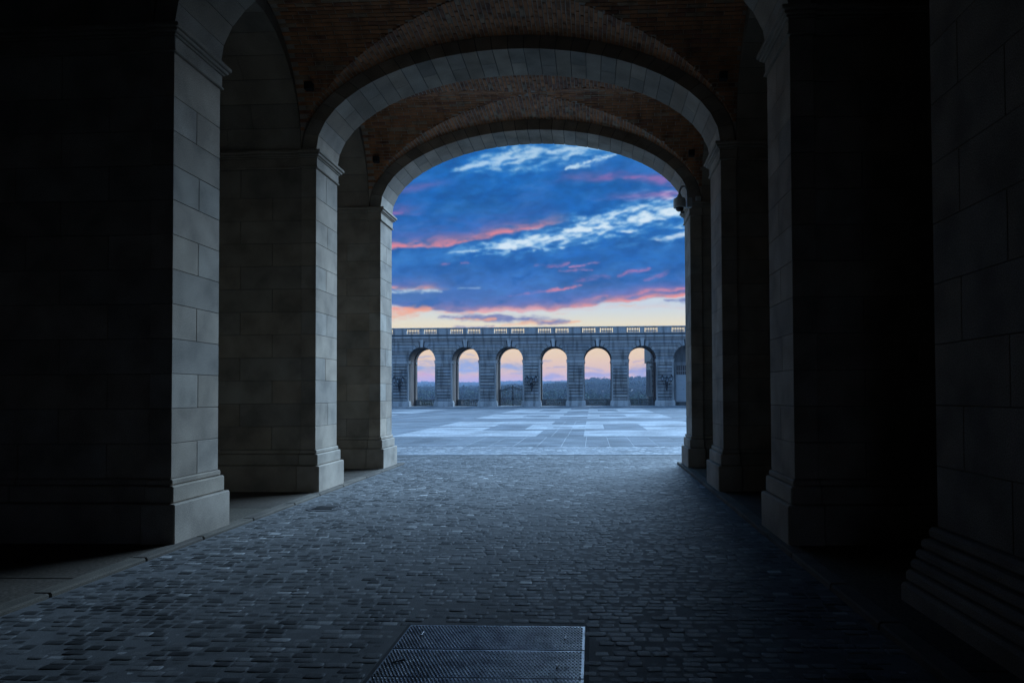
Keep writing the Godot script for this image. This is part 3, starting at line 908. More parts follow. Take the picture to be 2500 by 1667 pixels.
func build_passage_floor() -> void:
	var road := Node3D.new()
	road.name = "cobbled_road"
	add_child(road)
	tag(road, "dark cobbled carriageway of small granite setts running to the courtyard", "", "", "structure")
	block(road, "sett_bed", mats.mortar, -16.0, 12.0, -0.3, -0.0355, -24.0, 18.2, 0.0, Color(0.16, 0.16, 0.16))
	var shapes := [sett_mesh(1), sett_mesh(2), sett_mesh(3), sett_mesh(4)]
	var nz := FastNoiseLite.new()
	nz.seed = 5
	nz.frequency = 0.35
	var all := []
	var d := 1.2
	var row := 0
	while d < 18.13:
		var step := rng.randf_range(0.074, 0.094)
		var xa := -4.38 if d < 15.9 else -13.0
		var xb := 1.94 if d < 15.9 else 9.0
		var x := xa + (0.07 if row % 2 else 0.0)
		while x < xb:
			var wd := rng.randf_range(0.09, 0.158)
			var xm := x + wd * 0.5
			x += wd + 0.003
			if xm > -1.32 and xm < -0.03 and d > 2.9 and d < 4.86:
				continue
			var b := Basis(Vector3.UP, rng.randf_range(-0.05, 0.05)).scaled(Vector3(wd / 0.146, 1.0, step / 0.106))
			b = Basis(Vector3(rng.randf_range(-1, 1), 0, rng.randf_range(-1, 1)).normalized(), rng.randf_range(0.0, 0.022)) * b
			var v := 0.185 + 0.13 * nz.get_noise_2d(xm * 1.4, d * 3.0)
			var r := rng.randf()
			if r < 0.05 + 0.2 * maxf(nz.get_noise_2d(xm * 1.2 + 50.0, d * 2.0), 0.0): v *= rng.randf_range(1.8, 3.0)
			elif r < 0.35: v *= rng.randf_range(0.35, 0.7)
			v *= rng.randf_range(0.7, 1.35)
			all.append([Transform3D(b, P(xm, -0.034 + rng.randf_range(-0.004, 0.004), d + step * 0.5)), Color(v, v * 0.99, v * 0.97)])
		d += step
		row += 1
	var keyed := []
	for k in all.size():
		var q: Vector3 = all[k][0].origin
		var seen := -q.z > 3.72 and q.x / -q.z > -0.78 and q.x / -q.z < 0.62
		keyed.append([-q.z + absf(q.x + 0.6) * 0.35 + (0.0 if seen else 1000.0), k])
	keyed.sort_custom(func(p, q): return p[0] < q[0])
	var where := [[], [], [], []]
	var cols := [[], [], [], []]
	var tones := {}
	for k in keyed.size():
		var e: Array = all[keyed[k][1]]
		if k < 300:
			# a few tones of each shape, shared
			var lv := clampi(int(e[1].r * 20.0), 0, 11)
			var key := "%d_%d" % [k % 4, lv]
			if not tones.has(key):
				var src: ArrayMesh = shapes[k % 4]
				var arr := src.surface_get_arrays(0)
				var cc := PackedColorArray()
				cc.resize(arr[Mesh.ARRAY_VERTEX].size())
				var vv := (lv + 0.5) / 20.0
				cc.fill(Color(vv, vv * 0.99, vv * 0.97))
				arr[Mesh.ARRAY_COLOR] = cc
				var am := ArrayMesh.new()
				am.add_surface_from_arrays(Mesh.PRIMITIVE_TRIANGLES, arr)
				tones[key] = am
			put_mesh(tones[key], "sett", mats.sett, road).transform = e[0]
		else:
			where[k % 4].append(e[0])
			cols[k % 4].append(e[1])
	for k in 4:
		multi(shapes[k], where[k], cols[k], "setts", mats.sett, road)
	# raised pavements with kerbs
	for s in [-1.0, 1.0]:
		var walk := Node3D.new()
		walk.name = "pavement" if s < 0 else "pavement_001"
		add_child(walk)
		tag(walk, "smooth slab pavement along the %s row of piers" % ["left" if s < 0 else "right"], "", "", "structure")
		var top := 0.0 if s < 0 else 0.02
		var xk := -4.40 if s < 0 else 1.96
		var dd := -23.9
		while dd < 15.9:
			var d2 := minf(dd + rng.randf_range(0.9, 1.3), 15.95)
			block(walk, "kerb_stone", mats.granite, xk, xk + s * 0.16, -0.2, top + 0.004, dd + 0.003, d2 - 0.003, 0.014, tone(GRANITE * 0.36, 0.12))
			dd = d2
		dd = -23.9
		while dd < 15.9:
			var d2 := minf(dd + 1.86, 15.95)
			block(walk, "paving_slab", mats.paving, xk + s * 0.165, xk + s * 2.6, -0.2, top + rng.randf_range(-0.002, 0.002), dd + 0.004, d2 - 0.004, 0.006, tone(GRANITE * 0.27, 0.06))
			block(walk, "paving_slab", mats.paving, xk + s * 2.605, xk + s * 5.8, -0.2, top + rng.randf_range(-0.002, 0.002), dd + 0.004, d2 - 0.004, 0.006, tone(GRANITE * 0.27, 0.06))
			dd = d2
	# steel hatch: three plates with raised tread lugs and lifting handles
	var t := thing("floor_hatch", "steel floor hatch of three tread plates set in the cobbles", "hatch", "", P(-0.67, -0.03, 3.9))
	var fr := MB.new()
	for e in [[-0.645, -0.62, -1.0, 0.955], [0.62, 0.645, -1.0, 0.955]]:
		fr.box(e[0], e[1], -0.06, -0.002, e[2], e[3], 0.003, Color(0.03, 0.03, 0.032))
	fr.box(-0.645, 0.645, -0.06, -0.002, 0.93, 0.955, 0.003, Color(0.03, 0.03, 0.032))
	fr.box(-0.63, 0.63, -0.08, -0.03, -1.0, 0.93, 0.0, Color(0.02, 0.02, 0.02))
	put(fr, "frame", mats.mortar, t)
	var lug := MB.new()
	var lc := Color(1, 1, 1)
	for j in 6:
		var a0 := TAU * j / 6
		var a1 := TAU * (j + 1) / 6
		var o0 := Vector3(cos(a0) * 0.0105, 0, sin(a0) * 0.0058)
		var o1 := Vector3(cos(a1) * 0.0105, 0, sin(a1) * 0.0058)
		lug.quad(o0, o1, o1 * 0.5 + Vector3(0, 0.006, 0), o0 * 0.5 + Vector3(0, 0.006, 0), o0 + o1 + Vector3(0, 0.006, 0), lc)
		lug.tri(o0 * 0.5 + Vector3(0, 0.006, 0), o1 * 0.5 + Vector3(0, 0.006, 0), Vector3(0, 0.0068, 0), Vector3.UP, lc)
	var lm := lug.mesh()
	var seams := [-1.0, -0.37, 0.045, 0.475, 0.925]
	for k in 4:
		var z0: float = seams[k]
		var z1: float = seams[k + 1]
		var tilt := rng.randf_range(-0.003, 0.003)
		var pl := MB.new()
		pl.box(-0.615, 0.615, -0.012, 0.004 + tilt, z0 + 0.005, z1 - 0.005, 0.001, Color(0.40, 0.41, 0.42))
		var plate := put(pl, "tread_plate", mats.steel, t)
		var where2 := []
		var cols2 := []
		var z := z0 + 0.02
		var r := 0
		while z < z1 - 0.015:
			var x := -0.6 + (0.011 if r % 2 else 0.0)
			while x < 0.6:
				where2.append(Transform3D(Basis(Vector3.UP, 0.6 if r % 2 else -0.6), Vector3(x, 0.004 + tilt, -z)))
				var v := rng.randf_range(0.55, 0.85)
				cols2.append(Color(v, v * 1.02, v * 1.04))
				x += 0.0225
			z += 0.0235
			r += 1
		multi(lm, where2, cols2, "tread_lugs", mats.steel, plate)
	for e in [[-0.485, 0.727, 0.0], [0.485, 0.68, 0.1], [-0.512, 0.26, 0.9], [0.458, 0.218, 0.1]]:
		var hd := MB.new()
		var dir := Vector3(sin(e[2]), 0, -cos(e[2]))
		var at := Vector3(e[0], 0.012, -e[1])
		hd.bar(at - dir * 0.035, at + dir * 0.035, 0.006, 0.006, 6, Color(0.3, 0.3, 0.3))
		hd.bar(at - dir * 0.035 - Vector3(0, 0.01, 0), at - dir * 0.035, 0.006, 0.006, 6, Color(0.3, 0.3, 0.3))
		hd.bar(at + dir * 0.035 - Vector3(0, 0.01, 0), at + dir * 0.035, 0.006, 0.006, 6, Color(0.3, 0.3, 0.3))
		put(hd, "lifting_handle", mats.steel, t)
	var fc := block(self, "forecourt", mats.paving, -60.0, 60.0, -0.4, -0.06, -70.0, -24.0, 0.0, DARK)
	tag(fc, "unseen paved forecourt added outside the rear light opening", "", "", "structure")
	# small iron drain cover by the left kerb
	var dc := thing("drain_cover", "small round iron drain cover in the setts beside the left kerb", "drain cover", "", P(-3.85, -0.03, 9.75))
	var ring := MB.new()
	ring.lathe(Vector3.ZERO, [Vector2(0.26, -0.03), Vector2(0.26, 0.002), Vector2(0.22, 0.004), Vector2(0.22, -0.006)], 20, Color(0.1, 0.1, 0.105))
	put(ring, "rim", mats.iron, dc)
	var lid := MB.new()
	lid.lathe(Vector3.ZERO, [Vector2(0.218, -0.02), Vector2(0.216, 0.0), Vector2(0.0, 0.002)], 20, Color(0.05, 0.05, 0.055))
	for k in 5:
		lid.box(-0.15, 0.15, 0.001, 0.008, -0.125 + k * 0.055, -0.1 + k * 0.055, 0.002, Color(0.06, 0.06, 0.065))
	put(lid, "lid", mats.iron, dc)

const PALE := Color(0.56, 0.565, 0.57)
const MID := Color(0.34, 0.36, 0.38)
const DARK := Color(0.27, 0.29, 0.31)

func build_courtyard() -> void:
	var t := Node3D.new()
	t.name = "courtyard_paving"
	add_child(t)
	tag(t, "wide courtyard paved in blue grey stone with pale geometric panels", "", "", "structure")
	block(t, "paving_bed", mats.paving, -75.0, 75.0, -0.4, -0.024, 18.2, 85.2, 0.0, MID)
	block(t, "paving_bed", mats.paving, -75.0, -16.0, -0.4, -0.024, 15.5, 18.2, 0.0, MID)
	block(t, "paving_bed", mats.paving, 12.0, 75.0, -0.4, -0.024, 15.5, 18.2, 0.0, MID)
	# the pale band of rough setts that crosses in front of the gate
	block(t, "sett_bed", mats.mortar, -30.0, 30.0, -0.1, -0.036, 18.2, 21.1, 0.0, Color(0.24, 0.24, 0.24))
	var shape := sett_mesh(9)
	var where := []
	var cols := []
	var d := 18.22
	while d < 21.0:
		var x := -15.0 + rng.randf_range(0, 0.1)
		while x < 12.0:
			var wd := rng.randf_range(0.13, 0.18)
			where.append(Transform3D(Basis().scaled(Vector3(wd / 0.146, 1, 1.06)), P(x + wd * 0.5, -0.026 + rng.randf_range(-0.006, 0.006), d + 0.056)))
			var v := 0.6 * rng.randf_range(0.7, 1.2)
			cols.append(Color(v, v, v))
			x += wd + 0.008
		d += 0.115
	multi(shape, where, cols, "pale_setts", mats.sett, t)
	# dark slabs of the cross band and the middle strip
	block(t, "joint_mortar", mats.paving, -9.2, 6.55, -0.1, -0.0215, 21.1, 25.95, 0.0, PALE)
	block(t, "joint_mortar", mats.paving, -2.16, -0.3, -0.1, -0.0195, 25.95, 40.0, 0.0, PALE)
	d = 21.12
	while d < 25.9:
		var x := -9.2
		var dd := 0.8
		while x < 6.8:
			if x > -10.0:
				block(t, "paving_slab", mats.paving, x + 0.012, x + 0.738, -0.1, -0.016 + rng.randf_range(-0.002, 0.002), d + 0.012, d + dd - 0.012, 0.004, tone(DARK, 0.1))
			x += 0.75
		d += dd
	for e in [[-75.0, -9.2], [6.55, 75.0]]:
		block(t, "dark_band", mats.paving, e[0], e[1], -0.1, -0.019, 21.1, 25.95, 0.0, DARK)
	d = 25.94
	while d < 40.0:
		for k in 3:
			block(t, "paving_slab", mats.paving, -2.15 + k * 0.615 + 0.012, -2.15 + (k + 1) * 0.615 - 0.012, -0.1, -0.016 + rng.randf_range(-0.002, 0.002), d + 0.006, d + 0.9, 0.004, tone(DARK, 0.1))
		d += 0.906
	# the three figures of pale panels, one behind the other, and those on either side
	for e in [[25.95, 40.1, CX], [45.1, 54.0, CX], [58.0, 73.5, CX], [45.1, 54.0, CX - 20.6], [58.0, 73.5, CX - 20.6], [25.95, 40.1, CX - 20.6], [45.1, 54.0, CX + 20.6], [58.0, 73.5, CX + 20.6], [25.95, 40.1, CX + 20.6]]:
		figure(t, e[0], e[1], e[2])
	for e in [[40.1, 45.1], [54.0, 58.0], [73.5, 76.5], [80.5, 81.8]]:
		block(t, "dark_band", mats.paving, -75.0, 75.0, -0.1, -0.0195, e[0], e[1], 0.0, DARK)
	for s in [-1.0, 1.0]:
		for k in [0.0, 20.6, -20.6]:
			block(t, "dark_border", mats.paving, CX + k + s * 6.55, CX + k + s * 8.9, -0.1, -0.0215, 25.95, 73.5, 0.0, tone(DARK * 1.1, 0.03))
	# step along the foot of the arcade
	block(t, "step", mats.granite_far, -75.0, 75.0, -0.3, 0.02, 83.2, 85.2, 0.02, Color(0.6, 0.6, 0.6))
	block(t, "step", mats.granite_far, -75.0, 75.0, -0.3, 0.05, 85.2, 92.0, 0.02, Color(0.5, 0.5, 0.5))

func figure(t: Node3D, d0: float, d1: float, cx: float) -> void:
	var l := d1 - d0
	var y := -0.0155
	var r := [[-6.5, -0.93, 0.0, 0.3], [0.93, 6.5, 0.0, 0.3], [-6.5, -0.93, 0.73, 1.0], [0.93, 6.5, 0.73, 1.0],
		[-6.5, -3.66, 0.3, 0.51], [3.66, 6.5, 0.3, 0.51], [-6.5, -3.66, 0.57, 0.73], [3.66, 6.5, 0.57, 0.73], [-1.84, 1.8, 0.375, 0.69]]
	for e in r:
		if absf(cx - CX) > 1.0:
			block(t, "pale_panel", mats.rough_paving, cx + e[0], cx + e[1], -0.1, y, d0 + l * e[2] + 0.003, d0 + l * e[3] - 0.003, 0.0, tone(PALE, 0.05))
			continue
		var nx := maxi(1, roundi((e[1] - e[0]) / 1.45))
		var nd := maxi(1, roundi(l * (e[3] - e[2]) / (1.4 if d0 < 30.0 else 2.6)))
		for i in nx:
			for j in nd:
				var xa := lerpf(e[0], e[1], float(i) / nx)
				var xb := lerpf(e[0], e[1], float(i + 1) / nx)
				var da := lerpf(e[2], e[3], float(j) / nd)
				var db := lerpf(e[2], e[3], float(j + 1) / nd)
				block(t, "pale_panel", mats.rough_paving, cx + xa, cx + xb, -0.1, y + rng.randf_range(-0.001, 0.001), d0 + l * da + 0.003, d0 + l * db - 0.003, 0.0, tone(PALE, 0.06))
	block(t, "dark_panel", mats.paving, cx - 6.5, cx + 6.5, -0.1, -0.0205, d0, d1, 0.0, DARK)

# ------------------------------------------------------------------ the far arcade

const FAR_STONE := Color(0.58, 0.58, 0.57)

func arch_x(k: int) -> float:
	return -21.56 + 5.585 * k

func build_arcade() -> void:
	var t := thing("arcade", "long rusticated stone arcade with open arches across the courtyard", "building", "", P(0, 0, ARC_D))
	var m: Material = mats.granite_far
	var r := 1.7
	var sy := 5.88
	var k0 := -2
	var k1 := 9
	# pieces are built in the arcade's own axes: d counts from its front
	# walls of the front and the back with round openings, and lined reveals between
	var wall := MB.new()
	var rev := MB.new()
	var lv := Color(0.20, 0.16, 0.135)  # stone tinted dark brown to carry the shade inside the gallery
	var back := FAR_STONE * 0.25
	for pass_ in 3:
		var dn: float = [0.12, 1.0, 3.6][pass_]
		var df: float = [1.0, 3.6, 4.5][pass_]
		var rr: float = [r + 0.02, r + 0.14, r][pass_]
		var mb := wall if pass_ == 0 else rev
		for k in range(k0, k1 + 1):
			var x := arch_x(k)
			var xl := x - 5.585 * 0.5
			var xr := x + 5.585 * 0.5
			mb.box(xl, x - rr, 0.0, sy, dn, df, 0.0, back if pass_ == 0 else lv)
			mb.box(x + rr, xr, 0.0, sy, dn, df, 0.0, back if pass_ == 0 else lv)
			for j in 20:
				var a0 := PI * j / 20
				var a1 := PI * (j + 1) / 20
				var p := []
				for d: float in [dn, df]:
					p.append(P(x + rr * cos(a0), sy + rr * sin(a0), d))
					p.append(P(x + rr * cos(a1), sy + rr * sin(a1), d))
					p.append(P(x + (rr * cos(a1) if j > 0 and j < 19 else (x * 0.0 + (rr * cos(a1) if j == 0 else -(xr - x)))), 9.0, d))
					p.append(P(x + (rr * cos(a0) if j > 0 else (xr - x)), 9.0, d))
				if j == 0:
					p[2] = P(x + rr * cos(a1), 9.0, dn); p[6] = P(x + rr * cos(a1), 9.0, df)
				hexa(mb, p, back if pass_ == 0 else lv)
			# what is left between the arch's springing and the bay's edge
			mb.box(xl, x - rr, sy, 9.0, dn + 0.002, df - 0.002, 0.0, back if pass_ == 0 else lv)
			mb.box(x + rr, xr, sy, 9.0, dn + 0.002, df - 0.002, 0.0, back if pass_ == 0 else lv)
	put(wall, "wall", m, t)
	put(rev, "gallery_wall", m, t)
	# rusticated courses of the piers
	for k in range(k0, k1):
		var xa := arch_x(k) + r
		var xb := arch_x(k + 1) - r
		var xm := (xa + xb) * 0.5
		block_l(t, "plinth", m, xa - 0.16, xb + 0.16, 0.0, 0.52, -0.16, 0.9, 0.03, tone(FAR_STONE * 1.45, 0.05))
		block_l(t, "plinth_cap", m, xa - 0.1, xb + 0.1, 0.52, 0.72, -0.1, 0.9, 0.03, tone(FAR_STONE * 1.45, 0.05))
		# narrow strips at the sides of each pier and the courses between
		block_l(t, "pier_edge", m, xa, xa + 0.2, 0.72, 5.5, 0.015, 0.22, 0.01, tone(FAR_STONE * 1.05, 0.05))
		block_l(t, "pier_edge", m, xb - 0.2, xb, 0.72, 5.5, 0.015, 0.22, 0.01, tone(FAR_STONE * 1.05, 0.05))
		for c in 12:
			var y0 := 0.72 + c * 0.3983
			var s := rng.randf_range(0.7, 1.5)
			for q in ([[xa + 0.21, xb - 0.21]] if c % 3 == 1 else [[xa + 0.21, xa + 0.2 + s], [xa + 0.21 + s, xb - 0.21]]):
				block_l(t, "stone_course", m, q[0], q[1], y0 + 0.045, y0 + 0.3983 - 0.045, -0.03, 0.3, 0.02, tone(FAR_STONE * 0.9, 0.24, 0.05))
		block_l(t, "impost", m, xa - 0.05, xb + 0.05, 5.5, 5.8, -0.05, 0.95, 0.02, tone(FAR_STONE * 1.4, 0.03))
		block_l(t, "impost_fillet", m, xa - 0.1, xb + 0.1, 5.8, 5.88, -0.1, 0.95, 0.01, FAR_STONE * 1.3)
		for q in [1.15, 3.75]:
			block_l(t, "inner_impost", m, xa - 0.08, xb + 0.08, 5.55, 5.8, q, q + 0.6, 0.02, FAR_STONE * 0.9)
		# arch stones: courses that turn into wedges
		var th := [0.0, 12.0, 25.0, 38.5, 52.0, 66.0, 81.0]
		var off := [0.0, 0.39, 0.79, 1.19, 1.59, 1.99, 2.42]
		for c in 6:
			var poly := PackedVector2Array()
			var lj := joint(arch_x(k), r, sy, th[c], off[c])
			var uj := joint(arch_x(k), r, sy, th[c + 1], off[c + 1])
			var li := Vector2(arch_x(k) + r * cos(deg_to_rad(th[c])), sy + r * sin(deg_to_rad(th[c])))
			var mi := Vector2(arch_x(k) + r * cos(deg_to_rad((th[c] + th[c + 1]) * 0.5)), sy + r * sin(deg_to_rad((th[c] + th[c + 1]) * 0.5)))
			var ui := Vector2(arch_x(k) + r * cos(deg_to_rad(th[c + 1])), sy + r * sin(deg_to_rad(th[c + 1])))
			for q in [lj, li, mi, ui, uj]:
				if poly.is_empty() or poly[-1].distance_to(q) > 0.05:
					poly.append(q)
			# the mirrored side
			var mirror := []
			for q in poly:
				mirror.append(Vector2(2.0 * xm - q.x, q.y))
			mirror.reverse()
			for q in mirror:
				poly.append(q)
			var shr := Geometry2D.offset_polygon(poly, -0.03)
			if shr.size():
				var mb := MB.new()
				mb.slab(shr[0], -0.02, 0.3, 0.02, tone(FAR_STONE * 0.9, 0.2, 0.05))
				put(mb, "arch_course", m, t)
	for k in range(k0, k1 + 1):
		var x := arch_x(k)
		# keystone and the wedges beside it
		var kp := PackedVector2Array([Vector2(x - 0.17, sy + 1.66), Vector2(x + 0.17, sy + 1.66), Vector2(x + 0.26, 8.6), Vector2(x - 0.26, 8.6)])
		var mb := MB.new()
		mb.slab(kp, -0.16, 0.3, 0.02, FAR_STONE * 1.4)
		put(mb, "keystone", m, t)
	# entablature, cornice, dark strip above it and balustrade
	var xl := arch_x(k0) - 2.79
	var xr := arch_x(k1) + 2.79
	block_l(t, "frieze", m, xl, xr, 8.34, 8.6, -0.06, 0.9, 0.02, FAR_STONE * 0.95)
	block_l(t, "cornice_fillet", m, xl, xr, 8.6, 8.66, -0.16, 0.9, 0.01, FAR_STONE * 1.1)
	block_l(t, "cornice", m, xl, xr, 8.66, 8.92, -0.3, 0.9, 0.03, FAR_STONE * 1.2)
	block_l(t, "cornice_dark_strip", mats.iron, xl, xr, 8.92, 9.12, -0.26, 0.9, 0.02, Color(0.05, 0.06, 0.07))  # plain dark strip between cornice and balustrade base
	block_l(t, "roof", m, xl, xr, 8.6, 9.1, 0.9, 4.6, 0.0, FAR_STONE * 0.8)
	block_l(t, "balustrade_base", m, xl, xr, 9.12, 9.26, -0.16, 0.32, 0.01, FAR_STONE * 1.1)
	block_l(t, "balustrade_rail", m, xl, xr, 9.86, 10.02, -0.2, 0.36, 0.03, FAR_STONE * 1.1)
	var bal := MB.new()
	bal.lathe(Vector3.ZERO, [Vector2(0.07, 0.0), Vector2(0.07, 0.05), Vector2(0.07, 0.08), Vector2(0.105, 0.15), Vector2(0.102, 0.21), Vector2(0.06, 0.31), Vector2(0.042, 0.42), Vector2(0.045, 0.5), Vector2(0.075, 0.56), Vector2(0.075, 0.6)], 10, FAR_STONE * 1.1)
	var bme := bal.mesh()
	for k in range(k0, k1 + 1):
		var x := arch_x(k)
		block_l(t, "pedestal", m, x - 0.29, x + 0.29, 9.26, 9.86, -0.16, 0.32, 0.01, tone(FAR_STONE * 1.15, 0.05))
		block_l(t, "pedestal", m, x + 1.92, x + 5.585 - 1.92, 9.26, 9.86, -0.16, 0.32, 0.01, tone(FAR_STONE * 1.15, 0.05))
		for s in [-1.0, 1.0]:
			for j in 7:
				put_mesh(bme, "baluster", m, t).position = P(x + s * (0.29 + 0.204 * (j + 1)), 9.26, 0.08)
	# the closed arch at the right: lintel, barred window and a pale door
	var x7 := arch_x(6)
	block_l(t, "infill_wall", m, x7 - r, x7 + r, 5.55, 7.6, 1.6, 2.0, 0.0, FAR_STONE * 0.5)
	block_l(t, "lintel", m, x7 - r, x7 + r, 5.1, 5.55, 1.5, 2.0, 0.02, FAR_STONE * 0.75)
	block_l(t, "door_jamb", m, x7 - r, x7 - r + 0.5, 0.0, 5.1, 1.5, 2.0, 0.02, FAR_STONE * 0.7)
	block_l(t, "door_jamb", m, x7 + r - 0.5, x7 + r, 0.0, 5.1, 1.5, 2.0, 0.02, FAR_STONE * 0.7)
	block_l(t, "window_pane", mats.dark_dome, x7 - r + 0.5, x7 + r - 0.5, 3.95, 5.1, 1.85, 1.9, 0.0, Color(0.02, 0.03, 0.05))
	for j in 9:
		block_l(t, "window_bar", mats.iron, x7 - r + 0.58 + j * 0.24, x7 - r + 0.63 + j * 0.24, 3.95, 5.1, 1.68, 1.72, 0.0, Color(0.45, 0.47, 0.5))
	block_l(t, "window_bar", mats.iron, x7 - r + 0.5, x7 + r - 0.5, 4.4, 4.46, 1.66, 1.7, 0.0, Color(0.45, 0.47, 0.5))
	var door := block_l(t, "door", mats.paint, x7 - r + 0.5, x7 + r - 0.5, 0.5, 3.95, 1.75, 1.85, 0.01, Color(0.5, 0.53, 0.56))
	for j in 5:
		for s in [0, 1]:
			block_l(door, "door_panel", mats.paint, x7 - r + 0.62 + s * 1.12, x7 - 0.1 + s * 1.12, 0.65 + j * 0.66, 1.2 + j * 0.66, 1.715, 1.76, 0.02, Color(0.48, 0.51, 0.54))
	var kn := MB.new()
	kn.lathe(P(x7 - 0.3, 2.1, 1.7), [Vector2(0.0, -0.05), Vector2(0.05, 0.0), Vector2(0.0, 0.05)], 8, Color(0.03, 0.03, 0.03))
	put(kn, "door_knob", mats.iron, door)
	block_l(t, "threshold", m, x7 - r, x7 + r, 0.0, 0.5, 1.4, 2.2, 0.02, FAR_STONE * 0.35)

func joint(x: float, r: float, sy: float, deg: float, up: float) -> Vector2:
	if deg < 1.0: return Vector2(x + r + 0.02, sy)
	var ln := maxf(up / sin(deg_to_rad(deg)), r + 0.03)
	return Vector2(x + ln * cos(deg_to_rad(deg)), sy + up)

func block_l(parent: Node, called: String, m: Material, x0: float, x1: float, y0: float, y1: float, d0: float, d1: float, bev: float, col: Color) -> MeshInstance3D:
	return block(parent, called, m, x0, x1, y0, y1, d0, d1, bev, col)

func build_arch_fillings() -> void:
	var bal := MB.new()
	bal.lathe(Vector3.ZERO, [Vector2(0.085, 0.0), Vector2(0.085, 0.05), Vector2(0.045, 0.08), Vector2(0.105, 0.2), Vector2(0.09, 0.3), Vector2(0.045, 0.45), Vector2(0.08, 0.5), Vector2(0.08, 0.56)], 10, FAR_STONE * 0.8)
	var bme := bal.mesh()
	var where := ["low stone balustrade closing the leftmost visible arch", "low stone balustrade closing the second arch from the left", "", "low stone balustrade in the arch right of the iron gate", "low stone balustrade in the arch framing the brown hillside", "low stone balustrade in the arch with the ornate wing behind"]
	for k in 6:
		if k == 2: continue
		var t := thing("balustrade", where[k], "balustrade", "balustrades in the arcade openings", P(arch_x(k), 0.05, ARC_D + 4.0))
		block_l(t, "base", mats.granite_far, -1.69, 1.69, 0.0, 0.14, -0.18, 0.18, 0.01, FAR_STONE * 0.75)
		block_l(t, "rail", mats.granite_far, -1.69, 1.69, 0.7, 0.86, -0.2, 0.2, 0.02, FAR_STONE * 0.8)
		block_l(t, "end_pier", mats.granite_far, -1.69, -1.2, 0.14, 0.7, -0.16, 0.16, 0.01, FAR_STONE * 0.75)
		block_l(t, "end_pier", mats.granite_far, 1.2, 1.69, 0.14, 0.7, -0.16, 0.16, 0.01, FAR_STONE * 0.75)
		for j in 10:
			put_mesh(bme, "baluster", mats.granite_far, t).position = P(-1.08 + j * 0.24, 0.14, 0.0)
	# the wrought iron gate
	var ink := Color(0.02, 0.022, 0.026)
	var g := thing("iron_gate", "black double iron gate with spear tops and an arched top rail", "gate", "", P(arch_x(2), 0.05, ARC_D + 3.9))
	for s in [-1.0, 1.0]:
		var leaf := MB.new()
		leaf.box(s * 0.05 - 0.04, s * 0.05 + 0.04, 0.0, 2.75, -0.03, 0.03, 0.0, ink)
		leaf.box(s * 1.64 - 0.05, s * 1.64 + 0.05, 0.0, 2.2, -0.04, 0.04, 0.0, ink)
		leaf.box(minf(s * 0.05, s * 1.64), maxf(s * 0.05, s * 1.64), 0.08, 0.15, -0.025, 0.025, 0.0, ink)
		leaf.box(minf(s * 0.05, s * 1.64), maxf(s * 0.05, s * 1.64), 0.93, 1.0, -0.025, 0.025, 0.0, ink)
		put(leaf, "gate_frame", mats.iron, g)
		var top := MB.new()
		for e in [0.0, -0.16]:
			var pts := []
			for j in 9:
				var f := j / 8.0
				pts.append(P(s * (0.05 + 1.59 * f), 2.46 - 0.38 * f * f * (3.0 - 2.0 * f) + e, 0.0))
			top.path(pts, 0.036, 5, ink)
		put(top, "top_rail", mats.iron, g)
		for j in 8:
			var f := (j + 0.5) / 8.0
			var x: float = s * (0.1 + 1.5 * f)
			var h := 2.46 - 0.38 * f * f * (3.0 - 2.0 * f)
			var b := MB.new()
			b.bar(P(x, 0.1, 0.0), P(x, h + 0.34, 0.0), 0.026, 0.026, 5, ink)
			b.bar(P(x, h + 0.3, 0.0), P(x, h + 0.4, 0.0), 0.034, 0.03, 4, ink)
			b.bar(P(x, h + 0.4, 0.0), P(x, h + 0.56, 0.0), 0.03, 0.002, 4, ink)
			put(b, "spear_bar", mats.iron, g)
		for j in 7:
			var x: float = s * (0.1 + 1.5 * (j + 1.0) / 8.0)
			var b := MB.new()
			b.bar(P(x, 0.1, 0.0), P(x, 0.95, 0.0), 0.022, 0.022, 5, ink)
			put(b, "short_bar", mats.iron, g)
	var lock := MB.new()
	lock.box(-0.16, 0.16, 0.78, 0.94, -0.06, 0.06, 0.01, ink)
	put(lock, "lock_box", mats.iron, g)
	# bracket lamps with three lanterns
	for e in [[arch_x(0) - 2.85, "wrought iron bracket lamp on the leftmost visible arcade pier"], [arch_x(2) + 2.85, "wrought iron bracket lamp on the pier right of the iron gate"], [arch_x(5) + 2.98, "wrought iron bracket lamp on the pier beside the pale door"]]:
		bracket_lamp(e[0], e[1])

